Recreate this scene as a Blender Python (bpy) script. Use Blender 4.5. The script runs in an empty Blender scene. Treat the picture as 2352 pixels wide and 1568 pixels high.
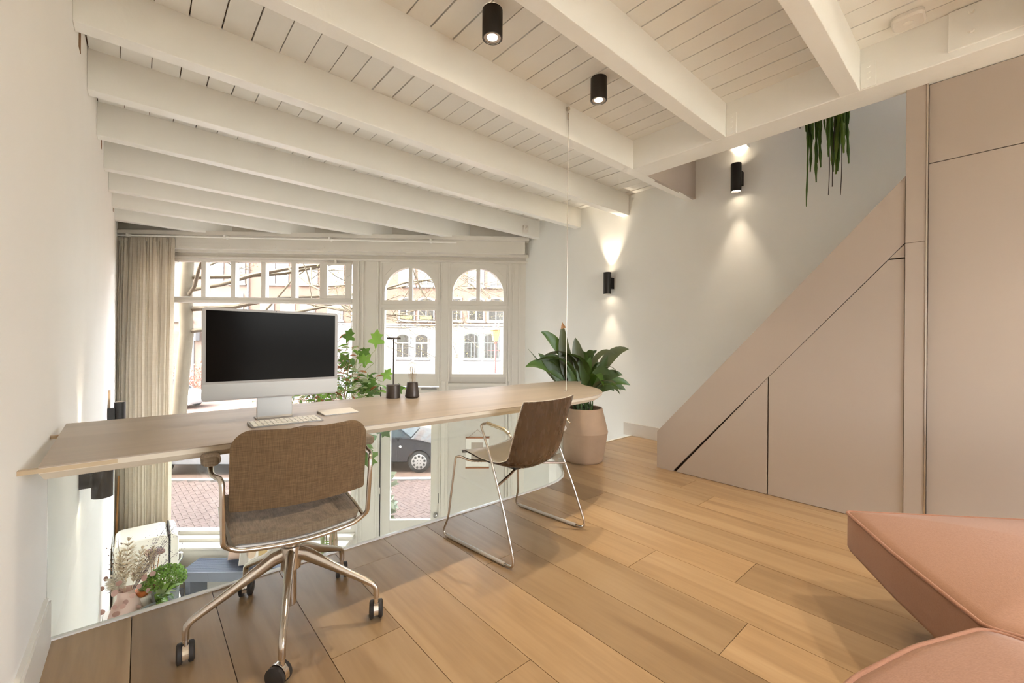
import bpy, math, random
from mathutils import Vector, Matrix
R = random.Random(7)
SC = bpy.context.scene
COL = SC.collection
rad = math.radians

# ---------------------------------------------------------------- camera
cam = bpy.data.cameras.new('camera'); camo = bpy.data.objects.new('camera', cam); COL.objects.link(camo)
cam.sensor_width = 36; cam.lens = 978 * 36 / 2352; cam.clip_start = .02; cam.clip_end = 300
camo.matrix_world = Matrix.Translation((0, 0, 1.108)) @ Matrix.Rotation(rad(-41.14), 4, 'Z') @ Matrix.Rotation(rad(90), 4, 'X') @ Matrix.Rotation(rad(.46), 4, 'Z')
SC.camera = camo
# ---------------------------------------------------------------- world, sun, exposure
w = bpy.data.worlds.new('sky'); SC.world = w; w.use_nodes = True
nt = w.node_tree; bg = nt.nodes['Background']
sky = nt.nodes.new('ShaderNodeTexSky'); sky.sky_type = 'NISHITA'; sky.sun_disc = False
sky.sun_elevation = rad(42); sky.sun_rotation = rad(-83); sky.air_density = .8; sky.dust_density = 2.2; sky.ozone_density = .6
hs = nt.nodes.new('ShaderNodeHueSaturation'); hs.inputs['Saturation'].default_value = .35
nt.links.new(sky.outputs[0], hs.inputs['Color']); nt.links.new(hs.outputs[0], bg.inputs[0])
bg.inputs[1].default_value = 1.0
def light(name, kind, loc, energy, color=(1, 1, 1), rot=None, **kw):
    l = bpy.data.lights.new(name, kind); l.energy = energy; l.color = color
    for k, v in kw.items(): setattr(l, k, v)
    o = bpy.data.objects.new(name, l); COL.objects.link(o); o.location = loc
    if rot is not None: o.rotation_euler = rot
    return o
sd = Vector((-.8, .1, .72)).normalized()
sun = light('sun', 'SUN', (0, 0, 30), .8, (1, .95, .87), angle=rad(.6))
sun.rotation_euler = sd.to_track_quat('Z', 'Y').to_euler()
SC.view_settings.view_transform = 'Standard'; SC.view_settings.look = 'None'; SC.view_settings.gamma = 1
SC.view_settings.use_curve_mapping = False
SC.view_settings.exposure = 2.36
SC.cycles.use_denoising = True
SC.cycles.max_bounces = 7; SC.cycles.diffuse_bounces = 5; SC.cycles.glossy_bounces = 3; SC.cycles.transparent_max_bounces = 16
SC.cycles.use_adaptive_sampling = True; SC.cycles.adaptive_threshold = .055; SC.cycles.adaptive_min_samples = 24; SC.cycles.use_light_tree = False
SC.cycles.caustics_reflective = False; SC.cycles.caustics_refractive = False
SC.cycles.sample_clamp_indirect = 6

# ---------------------------------------------------------------- facade frame
FA = Vector((-.144, 8.437)); FD = Vector((.78, -.626)).normalized(); FN = Vector((.626, .78)).normalized()
def fp(s, z, o=0.0):
    p = FA + FD * s + FN * o
    return Vector((p.x, p.y, z))
F_ROT = math.atan2(FD.y, FD.x)
def portal(loc, rot, sx, sy):
    o = light('window_portal', 'AREA', loc, 1, rot=rot, shape='RECTANGLE', size=sx, size_y=sy)
    o.data.cycles.is_portal = True
c = fp(2.9, .3, .25)
portal(c, (Vector((-FN.x, -FN.y, 0))).to_track_quat('-Z', 'Y').to_euler(), 5.9, 4.6)
portal((2.32, -3.35, 1.3), (rad(90), 0, 0), 2.3, 2.45)
portal((2.0, -3.35, -1.3), (rad(90), 0, 0), 4.0, 1.8)
portal((2.5, -3.35, 4.05), (rad(90), 0, 0), 2.3, 1.6)

# ---------------------------------------------------------------- materials
MATS = {}
def mat(name, col, rough=.5, metal=0., var=.06, vscale=8., bump=0., bscale=60., spec=.5, trans=0., coat=0., emit=None, es=0., sheen=0., stretch=None):
    if name in MATS: return MATS[name]
    m = bpy.data.materials.new(name); m.use_nodes = True; t = m.node_tree; b = t.nodes['Principled BSDF']
    L = t.links.new
    tc = t.nodes.new('ShaderNodeTexCoord'); src = tc.outputs['Object']
    if stretch:
        mp = t.nodes.new('ShaderNodeMapping'); mp.inputs['Scale'].default_value = stretch; L(src, mp.inputs[0]); src = mp.outputs[0]
    n = t.nodes.new('ShaderNodeTexNoise'); n.inputs['Scale'].default_value = vscale; n.inputs['Detail'].default_value = 4
    L(src, n.inputs['Vector'])
    mx = t.nodes.new('ShaderNodeMix'); mx.data_type = 'RGBA'
    mx.inputs['A'].default_value = (*[min(1, c * (1 - var)) for c in col], 1); mx.inputs['B'].default_value = (*[min(1, c * (1 + var)) for c in col], 1)
    L(n.outputs['Fac'], mx.inputs['Factor']); L(mx.outputs['Result'], b.inputs['Base Color'])
    b.inputs['Roughness'].default_value = rough; b.inputs['Metallic'].default_value = metal
    b.inputs['Specular IOR Level'].default_value = spec; b.inputs['Coat Weight'].default_value = coat
    if sheen: b.inputs['Sheen Weight'].default_value = sheen
    if trans: b.inputs['Transmission Weight'].default_value = trans
    if emit: b.inputs['Emission Color'].default_value = (*emit, 1); b.inputs['Emission Strength'].default_value = es
    if bump:
        n2 = t.nodes.new('ShaderNodeTexNoise'); n2.inputs['Scale'].default_value = bscale; n2.inputs['Detail'].default_value = 3
        L(src, n2.inputs['Vector'])
        bp = t.nodes.new('ShaderNodeBump'); bp.inputs['Strength'].default_value = bump; bp.inputs['Distance'].default_value = .004
        L(n2.outputs['Fac'], bp.inputs['Height']); L(bp.outputs[0], b.inputs['Normal'])
    MATS[name] = m
    return m
def wood(name, c0, c1, c2, axis='Y', rough=.4, gs=(14, 1.1, 14), rnd=.22, fine=.35, gscale=1.0, coords='world', knots=.5):
    """long grain along one axis; every object shifts the grain and tone by its own random value"""
    if name in MATS: return MATS[name]
    m = bpy.data.materials.new(name); m.use_nodes = True; t = m.node_tree; b = t.nodes['Principled BSDF']; L = t.links.new
    N = t.nodes.new
    if coords == 'world':
        g = N('ShaderNodeNewGeometry'); src = g.outputs['Position']
    else:
        g = N('ShaderNodeTexCoord'); src = g.outputs['Object']
    oi = N('ShaderNodeObjectInfo')
    mul = N('ShaderNodeMath'); mul.operation = 'MULTIPLY'; mul.inputs[1].default_value = 91.7; L(oi.outputs['Random'], mul.inputs[0])
    cmb = N('ShaderNodeCombineXYZ'); L(mul.outputs[0], cmb.inputs[0]); L(mul.outputs[0], cmb.inputs[1]); L(mul.outputs[0], cmb.inputs[2])
    add = N('ShaderNodeVectorMath'); add.operation = 'ADD'; L(src, add.inputs[0]); L(cmb.outputs[0], add.inputs[1])
    mp = N('ShaderNodeMapping'); s = list(gs)
    if axis == 'X': s = [gs[1], gs[0], gs[2]]
    if axis == 'Z': s = [gs[0], gs[2], gs[1]]
    mp.inputs['Scale'].default_value = [v * gscale for v in s]; L(add.outputs[0], mp.inputs[0])
    n1 = N('ShaderNodeTexNoise'); n1.inputs['Scale'].default_value = .32; n1.inputs['Detail'].default_value = 3; n1.inputs['Distortion'].default_value = knots; L(mp.outputs[0], n1.inputs['Vector'])
    # rings: the broad noise folded into bands, cathedral figure
    ml = N('ShaderNodeMath'); ml.operation = 'MULTIPLY'; ml.inputs[1].default_value = 34; L(n1.outputs['Fac'], ml.inputs[0])
    sn = N('ShaderNodeMath'); sn.operation = 'SINE'; L(ml.outputs[0], sn.inputs[0])
    n2 = N('ShaderNodeTexNoise'); n2.inputs['Scale'].default_value = 5; n2.inputs['Detail'].default_value = 5; L(mp.outputs[0], n2.inputs['Vector'])
    ma = N('ShaderNodeMath'); ma.operation = 'MULTIPLY_ADD'; ma.inputs[1].default_value = .09; L(sn.outputs[0], ma.inputs[0]); L(n1.outputs['Fac'], ma.inputs[2])
    mb_ = N('ShaderNodeMath'); mb_.operation = 'MULTIPLY_ADD'; mb_.inputs[1].default_value = fine; L(n2.outputs['Fac'], mb_.inputs[0]); L(ma.outputs[0], mb_.inputs[2])
    sb = N('ShaderNodeMath'); sb.operation = 'SUBTRACT'; sb.inputs[1].default_value = fine * .5; L(mb_.outputs[0], sb.inputs[0])
    cr = N('ShaderNodeValToRGB'); e = cr.color_ramp.elements
    e[0].position = .25; e[0].color = (*c0, 1); e[1].position = .75; e[1].color = (*c2, 1)
    k = cr.color_ramp.elements.new(.5); k.color = (*c1, 1)
    L(sb.outputs[0], cr.inputs[0])
    hv = N('ShaderNodeHueSaturation')
    mr = N('ShaderNodeMapRange'); mr.inputs['To Min'].default_value = 1 - rnd; mr.inputs['To Max'].default_value = 1 + rnd * .6
    L(oi.outputs['Random'], mr.inputs['Value']); L(mr.outputs[0], hv.inputs['Value']); L(cr.outputs[0], hv.inputs['Color'])
    L(hv.outputs[0], b.inputs['Base Color'])
    rr = N('ShaderNodeMapRange'); rr.inputs['To Min'].default_value = rough - .06; rr.inputs['To Max'].default_value = rough + .08
    L(n2.outputs['Fac'], rr.inputs['Value']); L(rr.outputs[0], b.inputs['Roughness'])
    bp = N('ShaderNodeBump'); bp.inputs['Strength'].default_value = .08; bp.inputs['Distance'].default_value = .002; L(n2.outputs['Fac'], bp.inputs['Height']); L(bp.outputs[0], b.inputs['Normal'])
    MATS[name] = m
    return m
def weave(name, c0, c1, scale=420, rough=.9):
    if name in MATS: return MATS[name]
    m = bpy.data.materials.new(name); m.use_nodes = True; t = m.node_tree; b = t.nodes['Principled BSDF']; L = t.links.new; N = t.nodes.new
    tc = N('ShaderNodeTexCoord')
    res = []
    for st in ((1, .06, .06), (.06, .06, 1)):
        mp = N('ShaderNodeMapping'); mp.inputs['Scale'].default_value = [v * scale for v in st]; L(tc.outputs['Object'], mp.inputs[0])
        n = N('ShaderNodeTexNoise'); n.inputs['Scale'].default_value = 1; n.inputs['Detail'].default_value = 2; L(mp.outputs[0], n.inputs['Vector']); res.append(n)
    ad = N('ShaderNodeMath'); ad.operation = 'ADD'; L(res[0].outputs['Fac'], ad.inputs[0]); L(res[1].outputs['Fac'], ad.inputs[1])
    mr = N('ShaderNodeMapRange'); mr.inputs['From Min'].default_value = .7; mr.inputs['From Max'].default_value = 1.3; L(ad.outputs[0], mr.inputs['Value'])
    mx = N('ShaderNodeMix'); mx.data_type = 'RGBA'; mx.inputs['A'].default_value = (*c0, 1); mx.inputs['B'].default_value = (*c1, 1)
    L(mr.outputs[0], mx.inputs['Factor']); L(mx.outputs['Result'], b.inputs['Base Color'])
    b.inputs['Roughness'].default_value = rough; b.inputs['Specular IOR Level'].default_value = .2; b.inputs['Sheen Weight'].default_value = .15
    bp = N('ShaderNodeBump'); bp.inputs['Strength'].default_value = .25; bp.inputs['Distance'].default_value = .001; L(mr.outputs[0], bp.inputs['Height']); L(bp.outputs[0], b.inputs['Normal'])
    MATS[name] = m
    return m
def pane_mat(name, tint=(.97, .98, .97), ior=1.45, rough=.0, gain=1.0):
    """thin clear sheet: mostly transparent, mirror reflection growing with the angle"""
    if name in MATS: return MATS[name]
    m = bpy.data.materials.new(name); m.use_nodes = True; t = m.node_tree; L = t.links.new; N = t.nodes.new
    t.nodes.remove(t.nodes['Principled BSDF']); out = t.nodes['Material Output']
    tr = N('ShaderNodeBsdfTransparent'); tr.inputs[0].default_value = (*tint, 1)
    gl = N('ShaderNodeBsdfGlossy'); gl.inputs['Roughness'].default_value = rough
    ge = N('ShaderNodeNewGeometry'); dt = N('ShaderNodeVectorMath'); dt.operation = 'DOT_PRODUCT'; L(ge.outputs['Normal'], dt.inputs[0]); L(ge.outputs['Incoming'], dt.inputs[1])
    ab = N('ShaderNodeMath'); ab.operation = 'ABSOLUTE'; L(dt.outputs['Value'], ab.inputs[0])
    iv = N('ShaderNodeMath'); iv.operation = 'SUBTRACT'; iv.inputs[0].default_value = 1; L(ab.outputs[0], iv.inputs[1])
    pwr = N('ShaderNodeMath'); pwr.operation = 'POWER'; pwr.inputs[1].default_value = 5; L(iv.outputs[0], pwr.inputs[0])
    f0 = ((ior - 1) / (ior + 1)) ** 2
    mg = N('ShaderNodeMath'); mg.operation = 'MULTIPLY_ADD'; mg.inputs[1].default_value = (1 - f0) * .8 * gain; mg.inputs[2].default_value = f0 * gain; L(pwr.outputs[0], mg.inputs[0])
    mx = N('ShaderNodeMixShader'); L(mg.outputs[0], mx.inputs[0]); L(tr.outputs[0], mx.inputs[1]); L(gl.outputs[0], mx.inputs[2])
    L(mx.outputs[0], out.inputs[0]); MATS[name] = m
    return m
def emit_mat(name, col, strength):
    if name in MATS: return MATS[name]
    m = bpy.data.materials.new(name); m.use_nodes = True; t = m.node_tree
    t.nodes.remove(t.nodes['Principled BSDF']); e = t.nodes.new('ShaderNodeEmission'); e.inputs[0].default_value = (*col, 1); e.inputs[1].default_value = strength
    t.links.new(e.outputs[0], t.nodes['Material Output'].inputs[0]); MATS[name] = m
    return m
def brick_mat(name, c1, c2, mortar, bw=.22, bh=.065):
    if name in MATS: return MATS[name]
    m = bpy.data.materials.new(name); m.use_nodes = True; t = m.node_tree; b = t.nodes['Principled BSDF']; L = t.links.new
    tc = t.nodes.new('ShaderNodeTexCoord'); mp = t.nodes.new('ShaderNodeMapping'); L(tc.outputs['Object'], mp.inputs[0])
    mp.inputs['Rotation'].default_value = (rad(-90), 0, 0)
    br = t.nodes.new('ShaderNodeTexBrick'); br.inputs['Scale'].default_value = 1; br.inputs['Brick Width'].default_value = bw; br.inputs['Row Height'].default_value = bh
    br.inputs['Mortar Size'].default_value = .006; br.inputs['Color1'].default_value = (*c1, 1); br.inputs['Color2'].default_value = (*c2, 1); br.inputs['Mortar'].default_value = (*mortar, 1)
    L(mp.outputs[0], br.inputs['Vector']); L(br.outputs[0], b.inputs['Base Color']); b.inputs['Roughness'].default_value = .85
    MATS[name] = m
    return m

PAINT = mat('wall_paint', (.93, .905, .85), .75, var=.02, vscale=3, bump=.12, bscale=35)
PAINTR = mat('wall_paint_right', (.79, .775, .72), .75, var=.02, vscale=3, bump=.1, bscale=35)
CEILP = mat('ceiling_board_paint', (.84, .815, .755), .55, var=.04, vscale=2.5, bump=.15, bscale=50)
BEAMP = mat('beam_paint', (.88, .86, .80), .33, var=.03, vscale=4, bump=.25, bscale=30)
FACP = mat('facade_paint', (.67, .625, .55), .4, var=.02, vscale=5, bump=.05)
PANELM = mat('panel_lacquer', (.425, .35, .287), .36, var=.02, vscale=2)
OAK = wood('oak_floor', (.31, .192, .094), (.395, .254, .129), (.455, .305, .163), rough=.33, rnd=.2)
EDGEP = mat('white_edge', (.88, .85, .78), .35)
DESKT = wood('desk_laminate', (.33, .265, .197), (.385, .31, .232), (.44, .36, .275), axis='X', rough=.34, rnd=0, fine=.5, knots=.2)
DESKE = mat('desk_edge', (.62, .54, .42), .5, var=.04, stretch=(1, 1, 20))
CHROME = mat('steel_satin', (.64, .59, .53), .22, 1.0, var=.02)
CHROMEB = mat('chrome', (.80, .77, .73), .07, 1.0, var=.01)
BLACK = mat('black_metal', (.022, .019, .017), .42, .3)
BRONZE = mat('bronze_metal', (.075, .06, .05), .4, .6)
RUBBER = mat('rubber', (.03, .026, .023), .6)
SEATF = weave('chair_weave', (.10, .058, .027), (.18, .113, .056))
SEATF2 = weave('chair_seat_weave', (.14, .10, .062), (.25, .185, .12))
PINK = weave('pink_wool', (.265, .135, .080), (.34, .185, .115), 2400)
PIPE = weave('pink_piping', (.27, .125, .075), (.34, .17, .105), 2400)
ALU = mat('aluminium', (.30, .28, .255), .38, .35, var=.01)
ALUW = mat('white_plastic', (.78, .73, .66), .4)
SCREEN = mat('screen_glass', (.005, .0035, .0025), .15, spec=.035)
CERAM = mat('terracotta_clay', (.36, .24, .15), .7, var=.25, vscale=5, bump=.3, bscale=25)
SOIL = mat('soil', (.06, .035, .02), .95, bump=.8, bscale=80)
GLASS = pane_mat('clear_glass', (.90, .905, .90))
GLASSB = pane_mat('balustrade_glass', (.955, .975, .96))
GLASSG = mat('glass_edge', (.30, .42, .36), .1, trans=.3)
BULB = pane_mat('bulb_glass', (.90, .87, .82), 1.6, gain=2.2)
WARM = (1, .85, .66)

# ---------------------------------------------------------------- mesh builder
class MB:
    def __init__(s): s.v = []; s.f = []
    def add(s, vs, fs):
        o = len(s.v); s.v += [Vector(v) for v in vs]; s.f += [tuple(i + o for i in f) for f in fs]; return s
    def box(s, x0, x1, y0, y1, z0, z1):
        return s.add([(x0, y0, z0), (x1, y0, z0), (x1, y1, z0), (x0, y1, z0), (x0, y0, z1), (x1, y0, z1), (x1, y1, z1), (x0, y1, z1)],
                     [(0, 3, 2, 1), (4, 5, 6, 7), (0, 1, 5, 4), (1, 2, 6, 5), (2, 3, 7, 6), (3, 0, 4, 7)])
    def fbox(s, s0, s1, z0, z1, o0, o1):
        p = [fp(a, b, c_) for b in (z0, z1) for (a, c_) in ((s0, o0), (s1, o0), (s1, o1), (s0, o1))]
        return s.add(p, [(0, 3, 2, 1), (4, 5, 6, 7), (0, 1, 5, 4), (1, 2, 6, 5), (2, 3, 7, 6), (3, 0, 4, 7)])
    def loft(s, rings, cap0=True, cap1=True, closed=True):
        n = len(rings[0]); vs = [p for r in rings for p in r]; fs = []
        for k in range(len(rings) - 1):
            for i in range(n if closed else n - 1):
                j = (i + 1) % n
                fs.append((k * n + i, k * n + j, (k + 1) * n + j, (k + 1) * n + i))
        if cap0: fs.append(tuple(range(n - 1, -1, -1)))
        if cap1: fs.append(tuple((len(rings) - 1) * n + i for i in range(n)))
        return s.add(vs, fs)
    def prism(s, poly, z0, z1):
        return s.loft([[(x, y, z0) for x, y in poly], [(x, y, z1) for x, y in poly]])
    def extr(s, poly, vec):
        v = Vector(vec); return s.loft([[Vector(p) for p in poly], [Vector(p) + v for p in poly]])
    def tube(s, pts, r, n=8, caps=True, closed=False):
        pts = [Vector(p) for p in pts]; m = len(pts)
        rs = r if isinstance(r, (list, tuple)) else [r] * m
        rings = []; up = None
        for i, p in enumerate(pts):
            a = pts[i - 1] if (i or closed) else p; b = pts[(i + 1) % m] if (i < m - 1 or closed) else p
            d = (b - a)
            if d.length < 1e-9: d = Vector((0, 0, 1))
            d.normalize()
            if up is None: up = Vector((0, 0, 1)) if abs(d.z) < .9 else Vector((1, 0, 0))
            x = up.cross(d)
            if x.length < 1e-6: x = Vector((1, 0, 0)).cross(d)
            x.normalize(); y = d.cross(x); up = y
            rings.append([p + (x * math.cos(2 * math.pi * k / n) + y * math.sin(2 * math.pi * k / n)) * rs[i] for k in range(n)])
        if closed: rings.append(rings[0]); caps = False
        return s.loft(rings, caps, caps)
    def lathe(s, prof, n=24, c=(0, 0, 0), caps=True):
        rings = [[(c[0] + r * math.cos(2 * math.pi * k / n), c[1] + r * math.sin(2 * math.pi * k / n), c[2] + z) for k in range(n)] for r, z in prof]
        return s.loft(rings, caps, caps)
    def grid(s, P, thick=0.0):
        """P[i][j] points; with a thickness the sheet becomes a closed slab"""
        a, b = len(P), len(P[0]); vs = [Vector(p) for r in P for p in r]
        fs = [(i * b + j, (i + 1) * b + j, (i + 1) * b + j + 1, i * b + j + 1) for i in range(a - 1) for j in range(b - 1)]
        if not thick: return s.add(vs, fs)
        nr = [Vector() for _ in vs]
        for f in fs:
            n_ = (vs[f[1]] - vs[f[0]]).cross(vs[f[3]] - vs[f[0]])
            if n_.length: n_.normalize()
            for i in f: nr[i] += n_
        for v in nr: v.normalize() if v.length else None
        m = len(vs); vs2 = vs + [v - n_ * thick for v, n_ in zip(vs, nr)]
        fs2 = fs + [tuple(i + m for i in reversed(f)) for f in fs]
        rim = [j for j in range(b)] + [i * b + b - 1 for i in range(1, a)] + [(a - 1) * b + j for j in range(b - 2, -1, -1)] + [i * b for i in range(a - 2, 0, -1)]
        for k in range(len(rim)):
            p, q = rim[k], rim[(k + 1) % len(rim)]; fs2.append((p, q, q + m, p + m))
        return s.add(vs2, fs2)
    def blade(s, pts, ws, nrm=(0, 0, 1), fold=.15):
        pts = [Vector(p) for p in pts]; P = []
        for i, p in enumerate(pts):
            d = pts[min(i + 1, len(pts) - 1)] - pts[max(i - 1, 0)]; d.normalize()
            x = d.cross(Vector(nrm))
            if x.length < 1e-4: x = d.cross(Vector((1, .3, 0)))
            x.normalize(); u = x.cross(d)
            P.append([p + x * ws[i] + u * ws[i] * fold, p, p - x * ws[i] + u * ws[i] * fold])
        return s.grid(P)
    def build(s, name, m, parent=None, smooth=None, world=False, bevel=0, sub=0, kind=None, label=None):
        me = bpy.data.meshes.new(name)
        vs = s.v
        if world and parent is not None:
            iv = PM[parent.name].inverted(); vs = [iv @ v for v in vs]
        me.from_pydata([tuple(v) for v in vs], [], s.f); me.validate(); me.update()
        me.materials.append(m)
        o = bpy.data.objects.new(name, me); COL.objects.link(o)
        if smooth is not None:
            me.polygons.foreach_set('use_smooth', [True] * len(me.polygons)); me.set_sharp_from_angle(angle=rad(smooth))
        if parent is not None: o.parent = parent
        PM[o.name] = PM[parent.name] if parent is not None else Matrix()
        if bevel:
            b = o.modifiers.new('bevel', 'BEVEL'); b.width = bevel; b.segments = 2; b.limit_method = 'ANGLE'; b.harden_normals = False
        if sub:
            b = o.modifiers.new('sub', 'SUBSURF'); b.levels = sub; b.render_levels = sub
        if kind: o['kind'] = kind
        if label: o['label'] = label
        return o
PM = {}
def thing(name, label, cat, loc=(0, 0, 0), rz=0, group=None, kind=None):
    o = bpy.data.objects.new(name, None); COL.objects.link(o); o.empty_display_size = .1
    o.location = loc; o.rotation_euler = (0, 0, rz)
    PM[o.name] = Matrix.Translation(loc) @ Matrix.Rotation(rz, 4, 'Z')
    return tag(o, label, cat, group, kind)
def tag(o, label=None, cat=None, group=None, kind=None):
    if label: o['label'] = label
    if cat: o['category'] = cat
    if group: o['group'] = group
    if kind: o['kind'] = kind
    return o
def struct(name, mb, m, label, cat='wall', **k):
    o = mb.build(name, m, **k); return tag(o, label, cat, kind='structure')
def dup(o, parent=None, loc=None, rz=None, scale=None):
    c_ = o.copy(); COL.objects.link(c_)
    if parent is not None: c_.parent = parent
    if loc is not None: c_.location = loc
    if rz is not None: c_.rotation_euler = (0, 0, rz)
    if scale is not None: c_.scale = scale
    PM[c_.name] = PM[parent.name] if parent is not None else Matrix()
    return c_
def bez(p0, p1, p2, n=10):
    p0, p1, p2 = Vector(p0), Vector(p1), Vector(p2)
    return [p0 * (1 - t) ** 2 + p1 * 2 * t * (1 - t) + p2 * t * t for t in [i / n for i in range(n + 1)]]
def fillet(pts, r, n=5):
    """polyline with rounded corners"""
    pts = [Vector(p) for p in pts]; out = [pts[0]]
    for i in range(1, len(pts) - 1):
        a, b, c_ = pts[i - 1], pts[i], pts[i + 1]
        d0 = (a - b); d1 = (c_ - b); rr = min(r, d0.length * .48, d1.length * .48)
        out += bez(b + d0.normalized() * rr, b, b + d1.normalized() * rr, n)
    return out + [pts[-1]]
def inset(poly, d):
    n = len(poly); out = []
    for i in range(n):
        a, b, c_ = Vector(poly[i - 1]), Vector(poly[i]), Vector(poly[(i + 1) % n])
        t = (c_ - a).normalized(); nn = Vector((-t.y, t.x)); out.append(tuple(b + nn * d))
    return out
def rrect(x0, x1, y0, y1, r, n=4):
    out = []
    for cx, cy, a in ((x1 - r, y1 - r, 0), (x0 + r, y1 - r, 90), (x0 + r, y0 + r, 180), (x1 - r, y0 + r, 270)):
        out += [(cx + r * math.cos(rad(a + 90 * k / n)), cy + r * math.sin(rad(a + 90 * k / n))) for k in range(n + 1)]
    return out

# ================================================================ STRUCTURE
XL, XR, YB = -.255, 4.43, -3.2
ZLOW, ZC, ZB = -2.45, 2.885, 2.636
def yedge(x):
    P = [(-1, 2.285), (2.15, 2.275), (2.35, 2.283), (2.50, 2.305), (2.62, 2.355), (2.70, 2.42), (2.77, 2.50), (2.84, 2.60), (2.89, 2.70), (2.94, 2.80), (3.0, 2.855), (3.08, 2.872), (6, 2.872)]
    for (a, b), (c_, d) in zip(P, P[1:]):
        if x <= c_: return b + (d - b) * (x - a) / (c_ - a)
    return 2.872
EX = [XL, 1.0, 2.15, 2.25, 2.35, 2.43, 2.50, 2.56, 2.62, 2.66, 2.70, 2.735, 2.77, 2.805, 2.84, 2.865, 2.89, 2.915, 2.94, 2.97, 3.0, 3.04, 3.08, XR]
slab = [(XL, YB), (XR, YB)] + [(x, yedge(x) - .012) for x in reversed(EX)]
floor = struct('floor', MB().prism(slab, -.28, -.013), mat('subfloor', (.10, .06, .03), .9), 'oak plank floor of the mezzanine under the chairs and sofa', 'floor')
unit = None
pw = .2625; x0 = -.018 - pw; col_i = 0
ends = {3: [1.52], 4: [1.07, 2.055], 5: [.25], 6: [1.67], 7: [.65], 8: [1.2], 9: [.8], 10: [1.905], 11: [.35, 2.2], 12: [1.35]}
x = x0; k = 0
while x < XR:
    xa, xb = max(x, XL), min(x + pw, XR)
    if xb - xa > .01:
        top = min(yedge(xa), yedge(xb)) - .025
        cuts = sorted(c_ for c_ in ends.get(k, [R.uniform(.2, 1.9)]))
        c0 = cuts[0] - 1.9
        while c0 > YB: cuts.insert(0, c0); c0 -= 1.9
        cuts = [YB] + [c_ for c_ in cuts if c_ < 2.2]
        g = .0012
        for i, ya in enumerate(cuts):
            if i < len(cuts) - 1:
                yb = cuts[i + 1]
                if unit is None:
                    unit = MB().box(0, 1, 0, 1, -.013, 0).build('plank', OAK, floor); o = unit
                else: o = dup(unit, floor)
                o.location = (xa + g, ya + g, 0); o.scale = (xb - xa - 2 * g, yb - ya - 2 * g, 1)
            else:
                xs = [xa + g + (xb - xa - 2 * g) * t / 8 for t in range(9)]
                MB().prism([(xa + g, ya + g), (xb - g, ya + g)] + [(q, yedge(q) - .0105) for q in reversed(xs)], -.013, 0).build('plank', OAK, floor)
    x += pw; k += 1
# white trim that follows the open edge of the floor
ed = [Vector((x, yedge(x))) for x in EX]
def ribbon(pts, a, b, z0, z1):
    m = MB(); rings = []
    for i, p in enumerate(pts):
        t = (pts[min(i + 1, len(pts) - 1)] - pts[max(i - 1, 0)]).normalized(); nn = Vector((-t.y, t.x))
        q, r_ = p + nn * a, p + nn * b
        rings.append([(q.x, q.y, z0), (r_.x, r_.y, z0), (r_.x, r_.y, z1), (q.x, q.y, z1)])
    return m.loft(rings)
struct('trim_1', ribbon(ed, -.010, .012, -.30, .006), EDGEP, 'cream white edge trim along the open side of the mezzanine floor', 'trim')
struct('floor_lower', MB().prism([(XL, YB - .2), (XR, YB - .2), (XR, 4.9), (XL, 8.65)], ZLOW - .1, ZLOW), mat('lower_floor', (.82, .79, .74), .4, var=.08, vscale=2), 'pale floor of the lower room by the street', 'floor')
# left wall
wl = struct('wall_left', MB().box(XL - .2, XL, YB, 8.75, ZLOW, 3.1), PAINT, 'off white plaster wall on the left', 'wall')
PATCH = mat('bare_wood_patch', (.30, .17, .08), .9, var=.5, vscale=60)
for (ya, yb, za, zb) in ((3.22, 3.30, 2.655, 2.76), (4.93, 4.99, 2.70, 2.775), (7.02, 7.08, 2.64, 2.74)):
    MB().box(XL, XL + .003, ya, yb, za, zb).build('bare_patch', PATCH, wl)
# right wall, running up past the stairwell
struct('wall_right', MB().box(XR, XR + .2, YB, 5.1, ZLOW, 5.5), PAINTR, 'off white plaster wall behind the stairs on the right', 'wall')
# rear wall behind the camera; its unseen window openings are added to let daylight in
wr = MB(); wr.box(XL, XR, YB - .2, YB, -.45, .1).box(XL, XR, YB - .2, YB, ZLOW, -2.3).box(XL, .05, YB - .2, YB, -2.2, -.45).box(4.0, XR, YB - .2, YB, -2.2, -.45).box(XL, XR, YB - .2, YB, 2.5, 3.1).box(XL, 1.2, YB - .2, YB, .1, 2.5).box(3.45, XR, YB - .2, YB, .1, 2.5)
struct('wall_rear', wr, PAINT, 'rear wall behind the camera with openings added to let daylight in', 'wall')
up = MB(); up.box(-.3, XR + .2, YB - .2, YB, 3.0, 3.3).box(-.3, 1.4, YB - .2, YB, 3.3, 5.4).box(3.6, XR + .2, YB - .2, YB, 3.3, 5.4).box(1.4, 3.6, YB - .2, YB, 4.8, 5.4)
up.box(-.45, -.3, YB, 2.3, 3.0, 5.5).box(-.45, XR + .2, YB - .2, 9, 5.4, 5.6)
struct('wall_upper', up, PAINT, 'white walls and roof of the storey above', 'wall')
rb = MB().box(-.45, XR + .2, YB - .2, 4.6, 5.6, 8.6).build('roof', mat('sun_block_brown', (.30, .20, .15), .9)); tag(rb, 'unseen block above the room, added to keep sun off the pavement', 'roof', kind='structure')  # unseen mass added on top of the house to block the sun
nb = MB().prism([(-.46, YB), (-.46, 8.5)] + [tuple(fp(-14, 0, .2).xy), (fp(-14, 0, .2).x, YB)][::1], ZLOW - .1, 8.6).build('sun_block_left', mat('sun_block_brown', (.30, .20, .15), .9)); tag(nb, 'unseen block on the left, added to shade the near pavement', 'wall', kind='structure')  # unseen mass added beside the house so the near pavement lies in shade
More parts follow.
